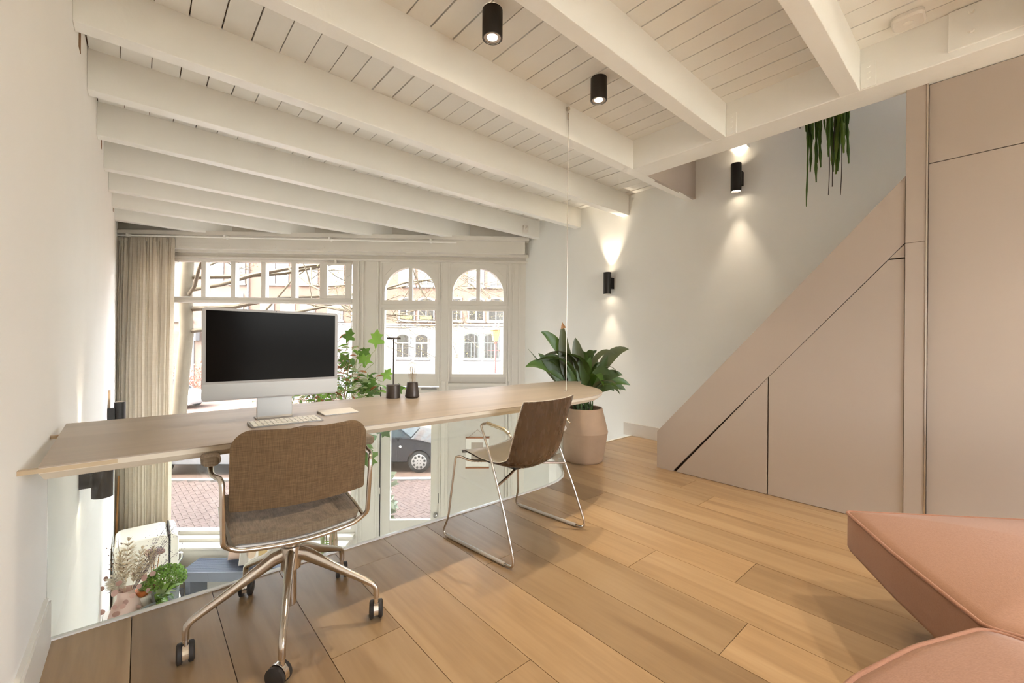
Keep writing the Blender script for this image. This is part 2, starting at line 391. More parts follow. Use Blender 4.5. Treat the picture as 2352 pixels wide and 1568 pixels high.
# baseboards
bb = MB().box(XL, XL + .018, YB, 2.262, 0, .155).box(XL, XL + .012, YB, 2.262, .155, .165)
struct('baseboard_left', bb, mat('base_white', (.84, .80, .72), .35), 'white baseboard along the left wall', 'baseboard')
struct('baseboard_right', MB().box(XR - .022, XR, 1.9, 2.985, 0, .143), mat('base_grey', (.62, .56, .48), .4), 'low grey beige baseboard at the foot of the right wall', 'baseboard')

# ---------------------------------------------------------------- ceiling: backing, boards, beams
ceil = MB(); ceil.box(XL, 3.5, YB, 2.16, ZC + .022, 3.1)
fac = [(XL, 2.16), (XR, 2.16), (XR, 4.9), (XL, 8.7)]
ceil.prism(fac, ZC + .022, 3.1)
ceiling = struct('ceiling', ceil, mat('ceiling_backing', (.20, .095, .045), .9), 'painted board ceiling carried by white beams', 'ceiling')
def yfac(x, o=0.0): return FA.y + (x - FA.x) * FD.y / FD.x + o
x = .046 - .148 * 3; k = 0
while x < XR:
    xa, xb = max(x, XL), min(x + .148, XR); g = R.choice([.002, .003, .004, .0045])
    if xb - xa > .02:
        y0 = YB if xb < 3.5 else 2.2
        zz = ZC + R.uniform(-.002, .003)
        if xa < 3.5 < xb: MB().prism([(xa + g, YB), (3.5, YB), (3.5, 2.2), (xa + g, 2.2)], zz, zz + .02).build('ceiling_board', CEILP, ceiling)
        MB().prism([(xa + g, y0), (xb - g, y0), (xb - g, yfac(xb) + .1), (xa + g, yfac(xa) + .1)], zz, zz + .02).build('ceiling_board', CEILP, ceiling)
    x += .148; k += 1
for i, y in enumerate((-2.55, -1.76, -.98, -.22, .562, 1.342, 2.135, 2.945, 3.69, 4.47, 5.30, 6.03, 6.75, 7.5)):
    wd = .098
    xe = 3.265 if y < 2.0 else XR
    m = MB()
    def xf(yy): return min(xe, FA.x + (yy - FA.y) * FD.x / FD.y + .06)
    xa, xb = xf(y), xf(y + wd)
    n = 14; rings = []
    for t in range(n + 1):
        f = t / n; j = lambda: R.uniform(-.0018, .0018)
        rings.append([(XL + (xa - XL) * f, y + j(), ZB + j()), (XL + (xb - XL) * f, y + wd + j(), ZB + j()), (XL + (xb - XL) * f, y + wd, ZC + .01), (XL + (xa - XL) * f, y, ZC + .01)])
    m.loft(rings).build('beam', BEAMP, ceiling, bevel=.004)
# trimmer beam beside the stairwell, its steel shoe plates
hb = MB().box(3.265, 3.5, YB, 2.14, ZB, ZC + .01).build('trimmer_beam', BEAMP, ceiling, bevel=.005)
MB().box(3.25, 3.265, YB, .19, ZB + .04, ZC - .002).build('splice_plate', BEAMP, hb, bevel=.002)
for z in (2.845, 2.745): MB().tube([(3.252, .105, z), (3.236, .105, z)], [.014, .010], 10).build('bolt', BEAMP, hb, smooth=40)
for y in (.562, 1.342):
    sh = MB().box(3.258, 3.266, y - .075, y - .002, 2.64, 2.79).build('joist_hanger', BEAMP, hb, bevel=.002)
    for q in range(4): MB().tube([(3.26, y - .04, 2.66 + q * .035), (3.254, y - .04, 2.66 + q * .035)], .008, 8).build('nail_head', BEAMP, hb, smooth=40)
# the lined face of the stair opening above the beam
struct('trim_2', MB().box(3.5, XR, 2.13, 2.16, ZB, 3.6), PANELM, 'beige lining above the beam at the far end of the stair opening', 'trim')
struct('trim_3', MB().box(3.47, 3.5, YB, 2.13, ZC, 3.6), PANELM, 'beige lining along the side of the stair opening', 'trim')
struct('trim_4', MB().box(4.36, XR, 1.60, 1.73, 3.0, 3.10), BEAMP, 'short white beam end above the upper wall lamp', 'trim')

# ---------------------------------------------------------------- street facade (inner face at o = 0)
m = MB()
m.fbox(-.2, 5.92, 2.30, 3.0, 0, .25)
m.fbox(-.2, 3.33, ZLOW, -1.80, 0, .25)
m.fbox(-.2, .20, -1.8, 2.3, 0, .25)
m.fbox(3.33, 3.68, ZLOW, 2.3, 0, .25)
m.fbox(5.62, 5.92, ZLOW, 2.3, 0, .25)
m.fbox(4.56, 4.70, ZLOW, 2.3, 0, .25)
m.fbox(3.68, 4.56, .42, .56, 0, .2)
wf = struct('wall_facade', m, FACP, 'cream painted timber shop front facing the street', 'wall')
struct('wall_panel', MB().fbox(4.70, 5.62, ZLOW, .56, .02, .2), mat('facade_paint_grey', (.60, .56, .50), .5, var=.02), 'grey painted wall panel beside the street door', 'wall')
# flat mouldings on posts and panels
def strip(parent, s0, s1, z0, z1, o0, o1, name='moulding', mt=None): return MB().fbox(s0, s1, z0, z1, o0, o1).build(name, mt or FACP, parent, bevel=.003)
for s in (3.335, 3.40, 3.62): strip(wf, s, s + .03, -2.4, 2.29, -.018, 0)
for s in (4.575, 5.575, 5.66, 5.76): strip(wf, s, s + .02, -2.4, 2.29, -.014, .02)
strip(wf, 4.60, 4.66, -2.4, .5, -.012, 0); strip(wf, 4.70, 5.58, .42, .47, -.01, .02)
strip(wf, -.2, 5.9, 2.38, 2.42, -.07, 0); strip(wf, -.2, 5.9, 2.30, 2.33, -.03, 0)
cor = strip(wf, -.2, 5.84, 2.415, 2.60, -.15, 0, 'cornice_board'); strip(wf, -.2, 5.9, 2.60, 2.66, -.20, 0, 'cornice_moulding')
for sc in (.83 + .15, 1.345, 2.01, 2.70, 4.13, 3.42):
    if sc == 3.42: continue
    pts = [(sc + a, 2.47 + b) for a, b in rrect(-.2, .2, -.024, .024, .0239)]
    MB().extr([fp(a, b, -.15) for a, b in pts], Vector((-FN.x, -FN.y, 0)) * .006).build('vent_cover', FACP, wf, bevel=.0015)
# window 1: the wide shop window with a row of top lights
w1 = MB()
w1.fbox(.20, .27, -1.80, 2.30, .02, .14).fbox(3.25, 3.33, -1.80, 2.30, .02, .14).fbox(.27, 3.25, 2.265, 2.30, .02, .14).fbox(.27, 3.25, 1.652, 1.735, .02, .14).fbox(.27, 3.25, -1.80, -1.74, .02, .14)
W1 = struct('window_1', w1, FACP, 'wide shop window with a row of small top panes', 'window', bevel=.004)
strip(W1, .27, 3.25, 1.66, 1.69, 0, .02); strip(W1, .2, 3.33, -1.84, -1.79, -.12, .03, 'window_sill')
ms = [.27, .22 + .40, 1.07, 1.50, 1.94, 2.38, 2.80, 3.25]
for s in ms[1:-1]: MB().fbox(s - .033, s + .033, 1.735, 2.265, .02, .12).build('glazing_bar', FACP, W1, bevel=.004)
for a, b in zip(ms, ms[1:]): MB().fbox(a, b, 1.735, 2.265, .075, .081).build('pane', GLASS, W1)
MB().fbox(.27, 3.25, -1.74, 1.652, .075, .081).build('pane', GLASS, W1)
vs = MB(); vs.fbox(2.83, 2.885, 1.73, 2.27, -.012, .05).fbox(3.155, 3.235, 1.73, 2.27, -.012, .05).fbox(2.885, 3.155, 1.73, 1.775, -.012, .05).fbox(2.885, 3.155, 2.235, 2.27, -.012, .05)
VS = vs.build('vent_sash', FACP, W1, bevel=.004)
MB().fbox(3.0, 3.03, 2.255, 2.30, -.03, -.01).build('catch', ALUW, VS, bevel=.003)
MB().tube([fp(3.17, 2.03, -.02), fp(3.235, 2.075, -.03)], .006, 6).build('stay', CHROMEB, VS)
# windows 2 and 3: arched top lights over square panes
def arched(idx, s0, s1, g0, g1, label):
    m = MB(); zt = 2.30; zs = 1.716
    m.fbox(s0, g0, .56, zt, .0, .1).fbox(g1, s1, .56, zt, .0, .1)
    m.fbox(g0, g1, .56, .61, .0, .1).fbox(g0, g1, 1.57, zs, .0, .1)
    c_ = (g0 + g1) / 2; rr = (g1 - g0) / 2; n = 20
    top = 2.213; sp = top - rr * 1.0
    if sp < zs + .02: sp = zs + .02
    ry = top - sp
    arc = [(c_ - rr * math.cos(math.pi * i / n), sp + ry * math.sin(math.pi * i / n)) for i in range(n + 1)]
    for (a, b), (a2, b2) in zip(arc, arc[1:]):
        m.loft([[fp(a, b, .0), fp(a2, b2, .0), fp(a2, zt, .0), fp(a, zt, .0)], [fp(a, b, .1), fp(a2, b2, .1), fp(a2, zt, .1), fp(a, zt, .1)]])
    W = struct('window_%d' % idx, m, FACP, label, 'window')
    MB().fbox(c_ - .03, c_ + .03, zs, top + .01, .02, .09).build('glazing_bar', FACP, W, bevel=.004)
    MB().fbox(g0, g1, zs, top, .06, .066).build('pane', GLASS, W)
    MB().fbox(g0, g1, .61, 1.57, .06, .066).build('pane', GLASS, W)
    for (a, b, cc, d) in ((s0 + .0, s1, 1.60, 1.65), (s0, s1, 2.275, 2.30)): strip(W, a, b, cc, d, -.012, .0)
    strip(W, s0 - .01, s0 + .02, .5, 2.3, -.012, 0); strip(W, s1 - .02, s1 + .01, .5, 2.3, -.012, 0)
    for sg in (-1, 1):
        a = c_ + sg * rr; P = [fp(a - sg * .01, top - .005, -.008), fp(a - sg * .11, top - .005, -.008), fp(a - sg * .01, top - .115, -.008)]
        MB().extr(P if sg < 0 else P[::-1], Vector((FN.x, FN.y, 0)) * .01).build('corner_moulding', FACP, W)
    return W
arched(2, 3.68, 4.56, 3.737, 4.50, 'arched window above the street door, nearer the shop window')
arched(3, 4.70, 5.62, 4.755, 5.53, 'arched window nearest the right wall')
# street door
dm = MB(); dm.fbox(3.69, 3.836, ZLOW, .40, .02, .08).fbox(4.446, 4.565, ZLOW, .40, .02, .08).fbox(3.836, 4.446, .12, .40, .02, .08).fbox(3.836, 4.446, -1.76, -1.61, .02, .08).fbox(3.836, 4.446, ZLOW, -2.3, .02, .08).fbox(3.836, 4.446, -2.3, -1.76, .035, .07)
DR = struct('door_1', dm, FACP, 'tall glazed street door painted cream', 'door', bevel=.003)
MB().fbox(3.836, 4.446, -1.61, .12, .048, .054).build('pane', GLASS, DR)
kn = MB(); kc = fp(4.524, -1.531, .02)
nn = Vector((-FN.x, -FN.y, 0))
kn.tube([kc, kc + nn * .012, kc + nn * .014, kc + nn * .05, kc + nn * .06], [.034, .034, .014, .030, .012], 16).build('knob', mat('knob_steel', (.35, .33, .31), .3, .9), DR, smooth=40)
MB().fbox(4.30, 4.53, .365, .395, -.035, .02).build('door_closer', ALU, DR, bevel=.004)
MB().fbox(3.682, 3.692, ZLOW, .41, .0, .02).build('hinge_gap', BLACK, DR)
for z in (-1.15, -.2): MB().tube([fp(3.687, z - .05, -.005), fp(3.687, z + .05, -.005)], .009, 8).build('hinge', CHROME, DR)
MB().fbox(4.566, 4.572, -1.35, -1.2, -.004, .02).build('lock_plate', BLACK, DR)
# raised panel under the shop window
struct('trim_5', MB().fbox(-.1, 3.3, ZLOW, -1.86, -.30, 0).fbox(-.1, 3.3, -1.86, -1.83, -.33, 0), FACP, 'painted ledge below the shop window', 'trim', bevel=.004)

# ================================================================ FITTED FURNITURE ON THE RIGHT
# stair cupboard front, plane X = 3.47 .. 3.5
SX = 3.47
def yzpoly(pts, x0, x1):
    return MB().extr([(x0, y, z) for y, z in pts], (x1 - x0, 0, 0))
sc = thing('stair_cupboard', 'beige lacquered cupboard front following the slope of the stairs', 'cupboard', (SX, 1.2, 0))
A_ = (2.0, .32); B_ = (.378, 2.125)
g = .004
yzpoly([(2.0, 0), (2.0, .32), (.378, 2.125), (.378, 1.722), (1.842, .012), (1.842, 0)], SX, SX + .03).build('stringer_panel', PANELM, sc, world=True, bevel=.002)
sl = (1.722 - .012) / (.378 - 1.842)
def zl(y): return .012 + sl * (y - 1.842)
yzpoly([(1.842 - .02, .003), (1.114 + g, .003), (1.114 + g, zl(1.114 + g) - .003)], SX, SX + .025).build('door', PANELM, sc, world=True, bevel=.0015)
yzpoly([(1.114 - g, .003), (.378, .003), (.378, 1.628), (.452, 1.628), (1.114 - g, zl(1.114 - g) - .003)], SX, SX + .025).build('door', PANELM, sc, world=True, bevel=.0015)
yzpoly([(.448, 1.636), (.378, 1.636), (.378, 1.714)], SX, SX + .025).build('filler_panel', PANELM, sc, world=True, bevel=.0015)
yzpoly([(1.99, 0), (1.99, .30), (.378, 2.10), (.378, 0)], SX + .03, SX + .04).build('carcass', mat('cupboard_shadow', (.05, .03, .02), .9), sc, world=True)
# closet
cl = thing('built_in_closet', 'tall beige built-in closet under the trimmer beam at the right', 'closet', (3.5, -.3, 0))
MB().box(3.462, 3.50, .287, .376, 0, 1.716).box(3.462, 3.50, .287, .376, 1.7175, ZB).build('corner_post', PANELM, cl, world=True, bevel=.002)
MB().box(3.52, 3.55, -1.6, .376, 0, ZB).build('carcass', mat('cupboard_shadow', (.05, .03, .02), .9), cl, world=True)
MB().box(3.459, 3.478, .2795, .287, .0, ZB).build('edge_profile', CHROME, cl, world=True)
for k_, (ya, yb) in enumerate(((-.62, .279), (-1.55, -.625))):
    MB().box(3.48, 3.502, ya, yb, .03, 2.168).build('door', PANELM, cl, world=True, bevel=.002)
    MB().box(3.48, 3.502, ya, yb, 2.172, ZB - .004).build('upper_door', PANELM, cl, world=True, bevel=.002)
# the stairs behind the cupboard front
st = thing('staircase', 'flight of stairs rising behind the sloping beige panel', 'stairs', (3.95, 1.2, 0), kind='structure')
stp = MB().box(3.515, XR - .004, -.09, .095, -.03, 0).build('step', OAK, st)
for k_ in range(13):
    o = stp if k_ == 0 else dup(stp, st)
    y = 1.86 - k_ * .178; o.location = (-3.95, y - 1.2, .2 * (k_ + 1))

# ================================================================ DESK
desk = thing('desk', 'long grey-brown desk with a curved end spanning from the left wall', 'desk', (1.4, 2.2, 0))
dp = [(-.215, 1.785), (.8, 1.783), (1.6, 1.783), (1.95, 1.784), (2.1, 1.788), (2.25, 1.80), (2.40, 1.835), (2.56, 1.915), (2.69, 2.035), (2.775, 2.16), (2.85, 2.32), (2.93, 2.43), (3.03, 2.52), (3.14, 2.585), (3.25, 2.64), (3.29, 2.665), (3.30, 2.69), (3.27, 2.71), (3.2, 2.715), (3.05, 2.71), (2.0, 2.685), (1.0, 2.655), (-.235, 2.62)]
MB().prism(dp, .738, .742).build('desk_top', DESKT, desk, world=True)
i1 = inset(dp, .0015); i2 = inset(dp, .002); i3 = inset(dp, .028)
i3[0] = (-.205, i3[0][1]); i3[-1] = (-.22, i3[-1][1]); i2[0] = (-.214, i2[0][1]); i2[-1] = (-.234, i2[-1][1])
MB().loft([[(x, y, .700) for x, y in i3], [(x, y, .722) for x, y in i2], [(x, y, .738) for x, y in i2]]).build('desk_core', DESKE, desk, world=True)
BRASS = mat('bracket_wood', (.50, .38, .24), .4, .3)
MB().box(-.255, -.05, 1.786, 1.806, .724, .7365).build('wall_bracket', BRASS, desk, world=True)
MB().box(-.255, -.05, 2.36, 2.38, .724, .7365).build('wall_bracket', BRASS, desk, world=True)
cb = MB().tube([(2.388, 2.118, .747), (2.388, 2.118, 2.80)], .0028, 6).build('suspension_cable', mat('cable_wire', (.45, .40, .34), .35, .8))
tag(cb, 'thin steel cable hanging from a ceiling beam to the desk', 'cable')
MB().tube([(2.388, 2.118, 2.76), (2.388, 2.118, 2.80)], .006, 8).build('ferrule', CHROME, cb)
MB().tube([(2.388, 2.134, 2.842), (2.388, 2.112, 2.842)], .014, 10).tube([(2.388 + .008 * math.cos(a), 2.116, 2.82 + .02 * math.sin(a)) for a in [i * math.pi / 5 for i in range(10)]], .0025, 6, closed=True).build('eye_bolt', CHROME, cb)
MB().lathe([(.012, .7425), (.012, .746), (.006, .75)], 12, (2.388, 2.118, 0)).build('cable_stop', CHROME, cb)

# ================================================================ GLASS BALUSTRADE
gb = thing('glass_balustrade', 'clear glass balustrade standing on the floor edge below the desk', 'balustrade', (1.2, 2.28, 0))
gp = [Vector((x, yedge(x) + .004)) for x in EX if x < 3.02]
gp[0].x = XL + .004
ribbon(gp, -.004, .004, .008, .695).build('glass_panel', GLASSB, gb, world=True)
for (bx, by, bz) in ((2.64, 2.362, .40), (.62, 2.28, .60)):
    if bx < 1: continue
    MB().tube([(bx + .004, by + .012, bz), (bx - .012, by - .012, bz)], .022, 14).build('glass_clamp', mat('clamp_clear', (.75, .68, .58), .2, .2), gb, world=True, smooth=40)

# ================================================================ THINGS ON THE DESK
DZ = .742
# all-in-one computer
pc = thing('desktop_computer', 'silver all-in-one computer with a large black screen on the desk', 'computer', (.475, 2.26, DZ))
def slabxz(x0, x1, z0, z1, y0, y1, r=.012):
    return MB().extr([(x, y0, z) for x, z in rrect(x0, x1, z0, z1, r)], (0, y1 - y0, 0))
tl = rad(2)
slabxz(-.279, .279, .100, .500, -.052, -.040, .014).build('housing', ALU, pc, bevel=.002)
slabxz(-.279, .279, .100, .500, -.055, -.052, .014).build('front_bezel', mat('pale_bezel', (.31, .28, .25), .38), pc)
MB().box(-.265, .265, -.0562, -.055, .183, .489).build('screen', SCREEN, pc)
MB().box(-.2785, .2785, -.0566, -.0545, .106, .172).build('chin', ALU, pc)
MB().tube([(0, -.0568, .4945), (0, -.0555, .4945)], .0025, 10).build('camera_lens', BLACK, pc)
MB().extr([(-.073, -.038, .20), (-.073, -.034, .20), (-.073, -.030, .014), (-.073, -.050, .006), (-.073, -.054, .006), (-.073, -.046, .014)], (.146, 0, 0)).build('stand', ALU, pc, bevel=.002)
MB().box(-.073, .073, -.115, .03, 0, .006).build('foot_plate', ALU, pc, bevel=.002)
# keyboard
kb = thing('keyboard', 'thin white keyboard lying in front of the computer', 'keyboard', (.49, 2.075, DZ))
MB().loft([[(x, y, .001) for x, y in rrect(-.142, .142, -.058, .058, .008)], [(x, y, .004 + (y + .058) * .06) for x, y in rrect(-.142, .142, -.058, .058, .008)]]).build('keyboard_body', ALU, kb)
KEYM = mat('key_white', (.82, .78, .70), .5)
k0 = None
for r_ in range(5):
    y = -.044 + r_ * .0215; n = 14
    spans = [(-.134 + i * .0192, .0165) for i in range(n)]
    if r_ == 0: spans = [(-.134 + i * .0192, .0165) for i in range(4)] + [(-.134 + 4 * .0192, .0165 + .0192 * 4)] + [(-.134 + i * .0192, .0165) for i in range(9, 14)]
    for (xx, ww) in spans:
        if k0 is None: k0 = MB().box(0, 1, 0, .0185, 0, .0022).build('key', KEYM, kb); o = k0
        else: o = dup(k0, kb)
        o.location = (xx, y - .009, .0042 + (y + .058) * .06); o.scale = (ww, 1, 1)
# trackpad
tp = thing('trackpad', 'flat white trackpad lying beside the keyboard', 'trackpad', (.755, 2.195, DZ))
MB().loft([[(x, y, .001) for x, y in rrect(-.085, .085, -.062, .062, .008)], [(x, y, .004 + (y + .062) * .05) for x, y in rrect(-.085, .085, -.062, .062, .008)]]).build('pad_body', ALU, tp)
MB().loft([[(x, y, .0035 + (y + .062) * .05) for x, y in rrect(-.083, .083, -.060, .060, .007)], [(x, y, .0048 + (y + .062) * .05) for x, y in rrect(-.083, .083, -.060, .060, .007)]]).build('touch_surface', KEYM, tp)
# T-shaped lamp
t1 = thing('table_lamp', 'slim T-shaped black table lamp with a drum base', 'lamp', (1.22, 2.545, DZ))
MB().lathe([(.040, 0), (.044, .002), (.044, .083), (.042, .085)], 32).build('lamp_base', BRONZE, t1, smooth=40)
MB().lathe([(.0045, .085), (.0045, .375)], 12).build('stem', BRONZE, t1, smooth=40)
MB().lathe([(.042, .374), (.044, .376), (.044, .384), (.042, .386)], 32).build('lamp_head', BRONZE, t1, smooth=40)
# bulb lamp
t2 = thing('bulb_lamp', 'small lamp with a bare clear bulb on a tapered black base', 'lamp', (1.318, 2.478, DZ))
MB().lathe([(.036, 0), (.044, .006), (.046, .014), (.044, .024), (.034, .098), (.033, .1)], 32).build('lamp_base', BRONZE, t2, smooth=40)
MB().lathe([(.021, .1), (.022, .125), (.029, .165), (.033, .19), (.031, .208), (.022, .222), (.008, .229)], 24).build('glass_bulb', BULB, t2, smooth=60)
fl = MB()
fl.tube([(0, 0, .1), (0, 0, .17)], .003, 6)
for k_ in range(6):
    a = k_ * math.pi / 3; b = a + .5
    fl.tube([(.006 * math.cos(a), .006 * math.sin(a), .12), (.017 * math.cos(a), .017 * math.sin(a), .185), (.012 * math.cos(b), .012 * math.sin(b), .2)], .0012, 5)
fl.build('filament', mat('filament_wire', (.45, .36, .25), .3, .8), t2)

# ================================================================ OFFICE CHAIR
oc = thing('office_chair', 'swivel office chair with brown woven upholstery on a five-star steel base', 'chair', (.45, 1.82, 0), rad(-4))
a0 = rad(36 + 4)
MB().lathe([(.027, .30), (.027, .345), (.020, .35), (.020, .375), (.026, .38), (.026, .425)], 20).build('lift_column', CHROME, oc, smooth=40)
MB().lathe([(.018, .075), (.021, .078), (.021, .27)], 18).build('gas_cylinder', CHROME, oc, smooth=40)
MB().lathe([(.030, .215), (.036, .22), (.038, .29), (.036, .305), (.028, .308)], 24).build('hub', CHROME, oc, smooth=40)
for k_ in range(5):
    a = a0 + k_ * 2 * math.pi / 5; d = Vector((math.cos(a), math.sin(a), 0)); e = Vector((-d.y, d.x, 0))
    pts = [(.02, .276, .019, .029), (.06, .269, .018, .026), (.18, .207, .0135, .0165), (.285, .155, .012, .0125), (.312, .141, .0115, .0115), (.324, .128, .0115, .0115), (.327, .112, .011, .011), (.327, .085, .011, .011)]
    rings = []
    for i, (rr, zz, hw, hh) in enumerate(pts):
        nx = pts[min(i + 1, 7)]; pv = pts[max(i - 1, 0)]
        t = Vector((nx[0] - pv[0], nx[1] - pv[1])).normalized(); nn2 = Vector((-t.y, t.x))
        rings.append([d * (rr + nn2.x * hh * math.sin(q)) + e * (hw * math.cos(q)) + Vector((0, 0, zz + nn2.y * hh * math.sin(q))) for q in [j * math.pi / 6 for j in range(12)]])
    MB().loft(rings).build('leg', CHROME, oc, smooth=50)
    th = [rad(-15), rad(-20), rad(0), rad(42), rad(-20)][k_]
    cc = d * .327; ax = Vector((math.cos(th), math.sin(th), 0)); fw = Vector((-ax.y, ax.x, 0)); tr = cc + fw * .012
    cs = MB().tube([cc + Vector((0, 0, .060)), cc + Vector((0, 0, .088))], .0085, 10)
    rr = [tr + fw * (.034 * math.cos(q)) + Vector((0, 0,   .033 + .038 * math.sin(q))) for q in [rad(-10 + i * 20) for i in range(11)]]
    cs.loft([[p - ax * .009 for p in rr], [p + ax * .009 for p in rr]])
    CS = cs.build('caster', CHROMEB, oc, smooth=30)
    for sg in (-1, 1):
        c1 = tr + Vector((0, 0, .0335)) + ax * sg * .008
        MB().tube([c1, c1 + ax * sg * .003, c1 + ax * sg * .014, c1 + ax * sg * .018], [.029, .0335, .0335, .026], 24).build('wheel', RUBBER, CS, smooth=40)
# seat: a saddle-shaped pad
def seatz(u, v):   # u -1..1 across, v 0 rear .. 1 front
    return .462 - .028 * math.cos(u * 1.45) * (1 - .35 * v) + .012 * v - .02 * max(0, v - .8) * 5 * .3
P = [[(u / 10 * .222 * (1 - .06 * (1 - v / 12)), -.165 + .44 * v / 12, seatz(u / 10, v / 12)) for u in range(-10, 11)] for v in range(13)]
P = [[(p[0], p[1] + (.028 * (1 - (p[0] / .222) ** 2) * -1 if False else 0), p[2] - .012 * (1 if (abs(p[0]) > .2) else 0)) for p in r_] for r_ in P]
MB().grid([list(reversed(r_)) for r_ in P], .032).build('seat', SEATF2, oc, smooth=50)
P2 = [[(p[0] * 1.02, p[1], p[2] - .036) for p in r_] for r_ in P]
MB().grid([list(reversed(r_)) for r_ in P2], .006).build('seat_pan', ALUW, oc, smooth=50)
MB().box(-.09, .09, -.08, .10, .40, .412).build('tilt_plate', CHROME, oc, bevel=.004)
# backrest: curved panel, rounded upper corners
rows = []
for v in [0, .01, .03, .1, .2, .3, .4, .5, .6, .7, .76, .80, .84, .875, .905, .93, .95, .967, .98, .99, .997, 1.0]:
    z = .545 + .267 * v; hw = .218
    if v > .76: q = (v - .76) / .24; hw = .218 - .062 * (1 - math.sqrt(max(0, 1 - q * q)))
    if v < .03: hw -= .004
    rows.append([(u / 12 * hw, -.245 - .030 * v + .050 * (u / 12) ** 2, z) for u in range(-12, 13)])
BK = MB().grid(rows, -.026).build('backrest', SEATF, oc, smooth=50)
# bent tube frame: arms, uprights, rear seat bar
def side(s): return [(s * .262, .00, .672), (s * .262, -.055, .672), (s * .262, -.095, .660), (s * .258, -.150, .660), (s * .238, -.205, .660), (s * .236, -.212, .62), (s * .232, -.195, .445), (s * .222, -.178, .428)]
mid = [(x, -.176, seatz(x / .222, 0) - .046) for x in (-.19, -.14, -.07, 0, .07, .14, .19)]
fr = side(-1) + mid + list(reversed(side(1)))
MB().tube(fillet(fr, .03, 4), .0085, 10).build('tube_frame', CHROME, oc, smooth=60)
for s in (-1, 1):
    MB().tube([(s * .222, -.178, .428), (s * .226, -.05, .44), (s * .222, .16, .452)], .0075, 8).build('side_rail', CHROME, oc, smooth=60)
    MB().loft([[(s * .262 + a, y, .70 + b) for a, b in rrect(-w2, w2, -.016, .016, .013)] for y, w2 in ((-.115, .022), (-.10, .028), (.0, .028), (.09, .028), (.105, .022))]).build('arm_pad', SEATF2, oc, smooth=50)

# ================================================================ SLED CHAIR
sh = thing('shell_chair', 'brown shell chair with a white inside on a thin steel sled frame', 'chair', (1.645, 1.848, 0), rad(6))
prof = [(.235, .452), (.225, .462), (.20, .467), (.14, .457), (.06, .437), (-.02, .424), (-.09, .420), (-.15, .428), (-.195, .455), (-.222, .50), (-.24, .56), (-.254, .63), (-.266, .70), (-.275, .76), (-.28, .80)]
hw = [.200, .212, .218, .224, .228, .230, .232, .234, .236, .237, .237, .236, .234, .230, .224]
def shell(off):
    P = []
    for i, ((y, z), h) in enumerate(zip(prof, hw)):
        a = prof[max(i - 1, 0)]; b = prof[min(i + 1, len(prof) - 1)]
        t = Vector((b[0] - a[0], b[1] - a[1])).normalized(); nx, nz = t.y, -t.x   # points outward (down / back)
        if nz > 0 and nx < 0: pass
        f = i / (len(prof) - 1)
        wrap = .020 + .050 * math.exp(-((f - .66) / .30) ** 2)
        row = []
        for u in range(-12, 13):
            q = u / 12; lift = wrap * abs(q) ** 2.4
            row.append((q * h, y - nx * lift * (1 if i else .3) * -1 * -1 + nx * 0 - 0, z - nz * lift) if False else (q * (h - .35 * lift), y + nx * (off - lift), z + nz * (off - lift)))
        P.append(row)
    return P
# outward normal sign: at the back the outside faces -y
t_ = Vector((prof[-1][0] - prof[-3][0], prof[-1][1] - prof[-3][1])).normalized()
if t_.y > 0:
    _s = shell
    def shell(off):
        P = []
        for i, ((y, z), h) in enumerate(zip(prof, hw)):
            a = prof[max(i - 1, 0)]; b = prof[min(i + 1, len(prof) - 1)]
            t = Vector((b[0] - a[0], b[1] - a[1])).normalized(); nx, nz = -t.y, t.x
            f = i / (len(prof) - 1); wrap = .016 + .060 * math.exp(-((f - .66) / .30) ** 2)
            row = []
            for u in range(-12, 13):
                q = u / 12; lift = wrap * abs(q) ** 2.4
                row.append((q * (h - .3 * lift), y + nx * (off - lift), z + nz * (off - lift)))
            P.append(row)
        return P
WAL = wood('walnut_shell', (.062, .032, .014), (.075, .040, .019), (.09, .050, .025), axis='Z', rough=.26, rnd=0, coords='object', gs=(8, 1, 8), fine=.18)
SHW = mat('shell_white', (.80, .74, .64), .25)
MB().grid(shell(.0), .004).build('shell_inside', SHW, sh, smooth=60)
MB().grid(shell(.0075), .004).build('shell_back', WAL, sh, smooth=60)
for s in (-1, 1):
    run = [(s * .10, .10, .415), (s * .205, .165, .425), (s * .245, .205, .452), (s * .262, .222, .445), (s * .296, .240, .11), (s * .305, .265, .045), (s * .308, .262, .011), (s * .310, -.245, .011), (s * .310, -.275, .018), (s * .308, -.272, .060), (s * .298, -.205, .24), (s * .285, -.09, .50), (s * .276, -.02, .625), (s * .270, .005, .662), (s * .262, -.03, .672), (s * .258, -.16, .655), (s * .256, -.205, .625)]
    FRm = MB().tube(fillet(run, .035, 4), .0068, 10).build('sled_frame', CHROME, sh, smooth=60)
    MB().tube([(s * .309, .235, .011), (s * .310, -.215, .011)], .0095, 10).build('glide_strip', mat('glide_clear', (.52, .48, .43), .3), FRm, smooth=50)
    MB().tube([(s * .2605, -.035, .674), (s * .258, -.16, .657), (s * .2565, -.19, .64)], .0095, 10).build('arm_sleeve', mat('arm_brass', (.60, .52, .36), .25, .9), FRm, smooth=50)
    MB().tube([(s * .292, -.147, .375), (s * .16, -.11, .395), (s * .05, -.07, .41)], .0068, 8).build('cross_bar', CHROME, FRm, smooth=50)
MB().box(-.10, .10, -.10, .12, .405, .414).build('seat_plate', BLACK, sh)

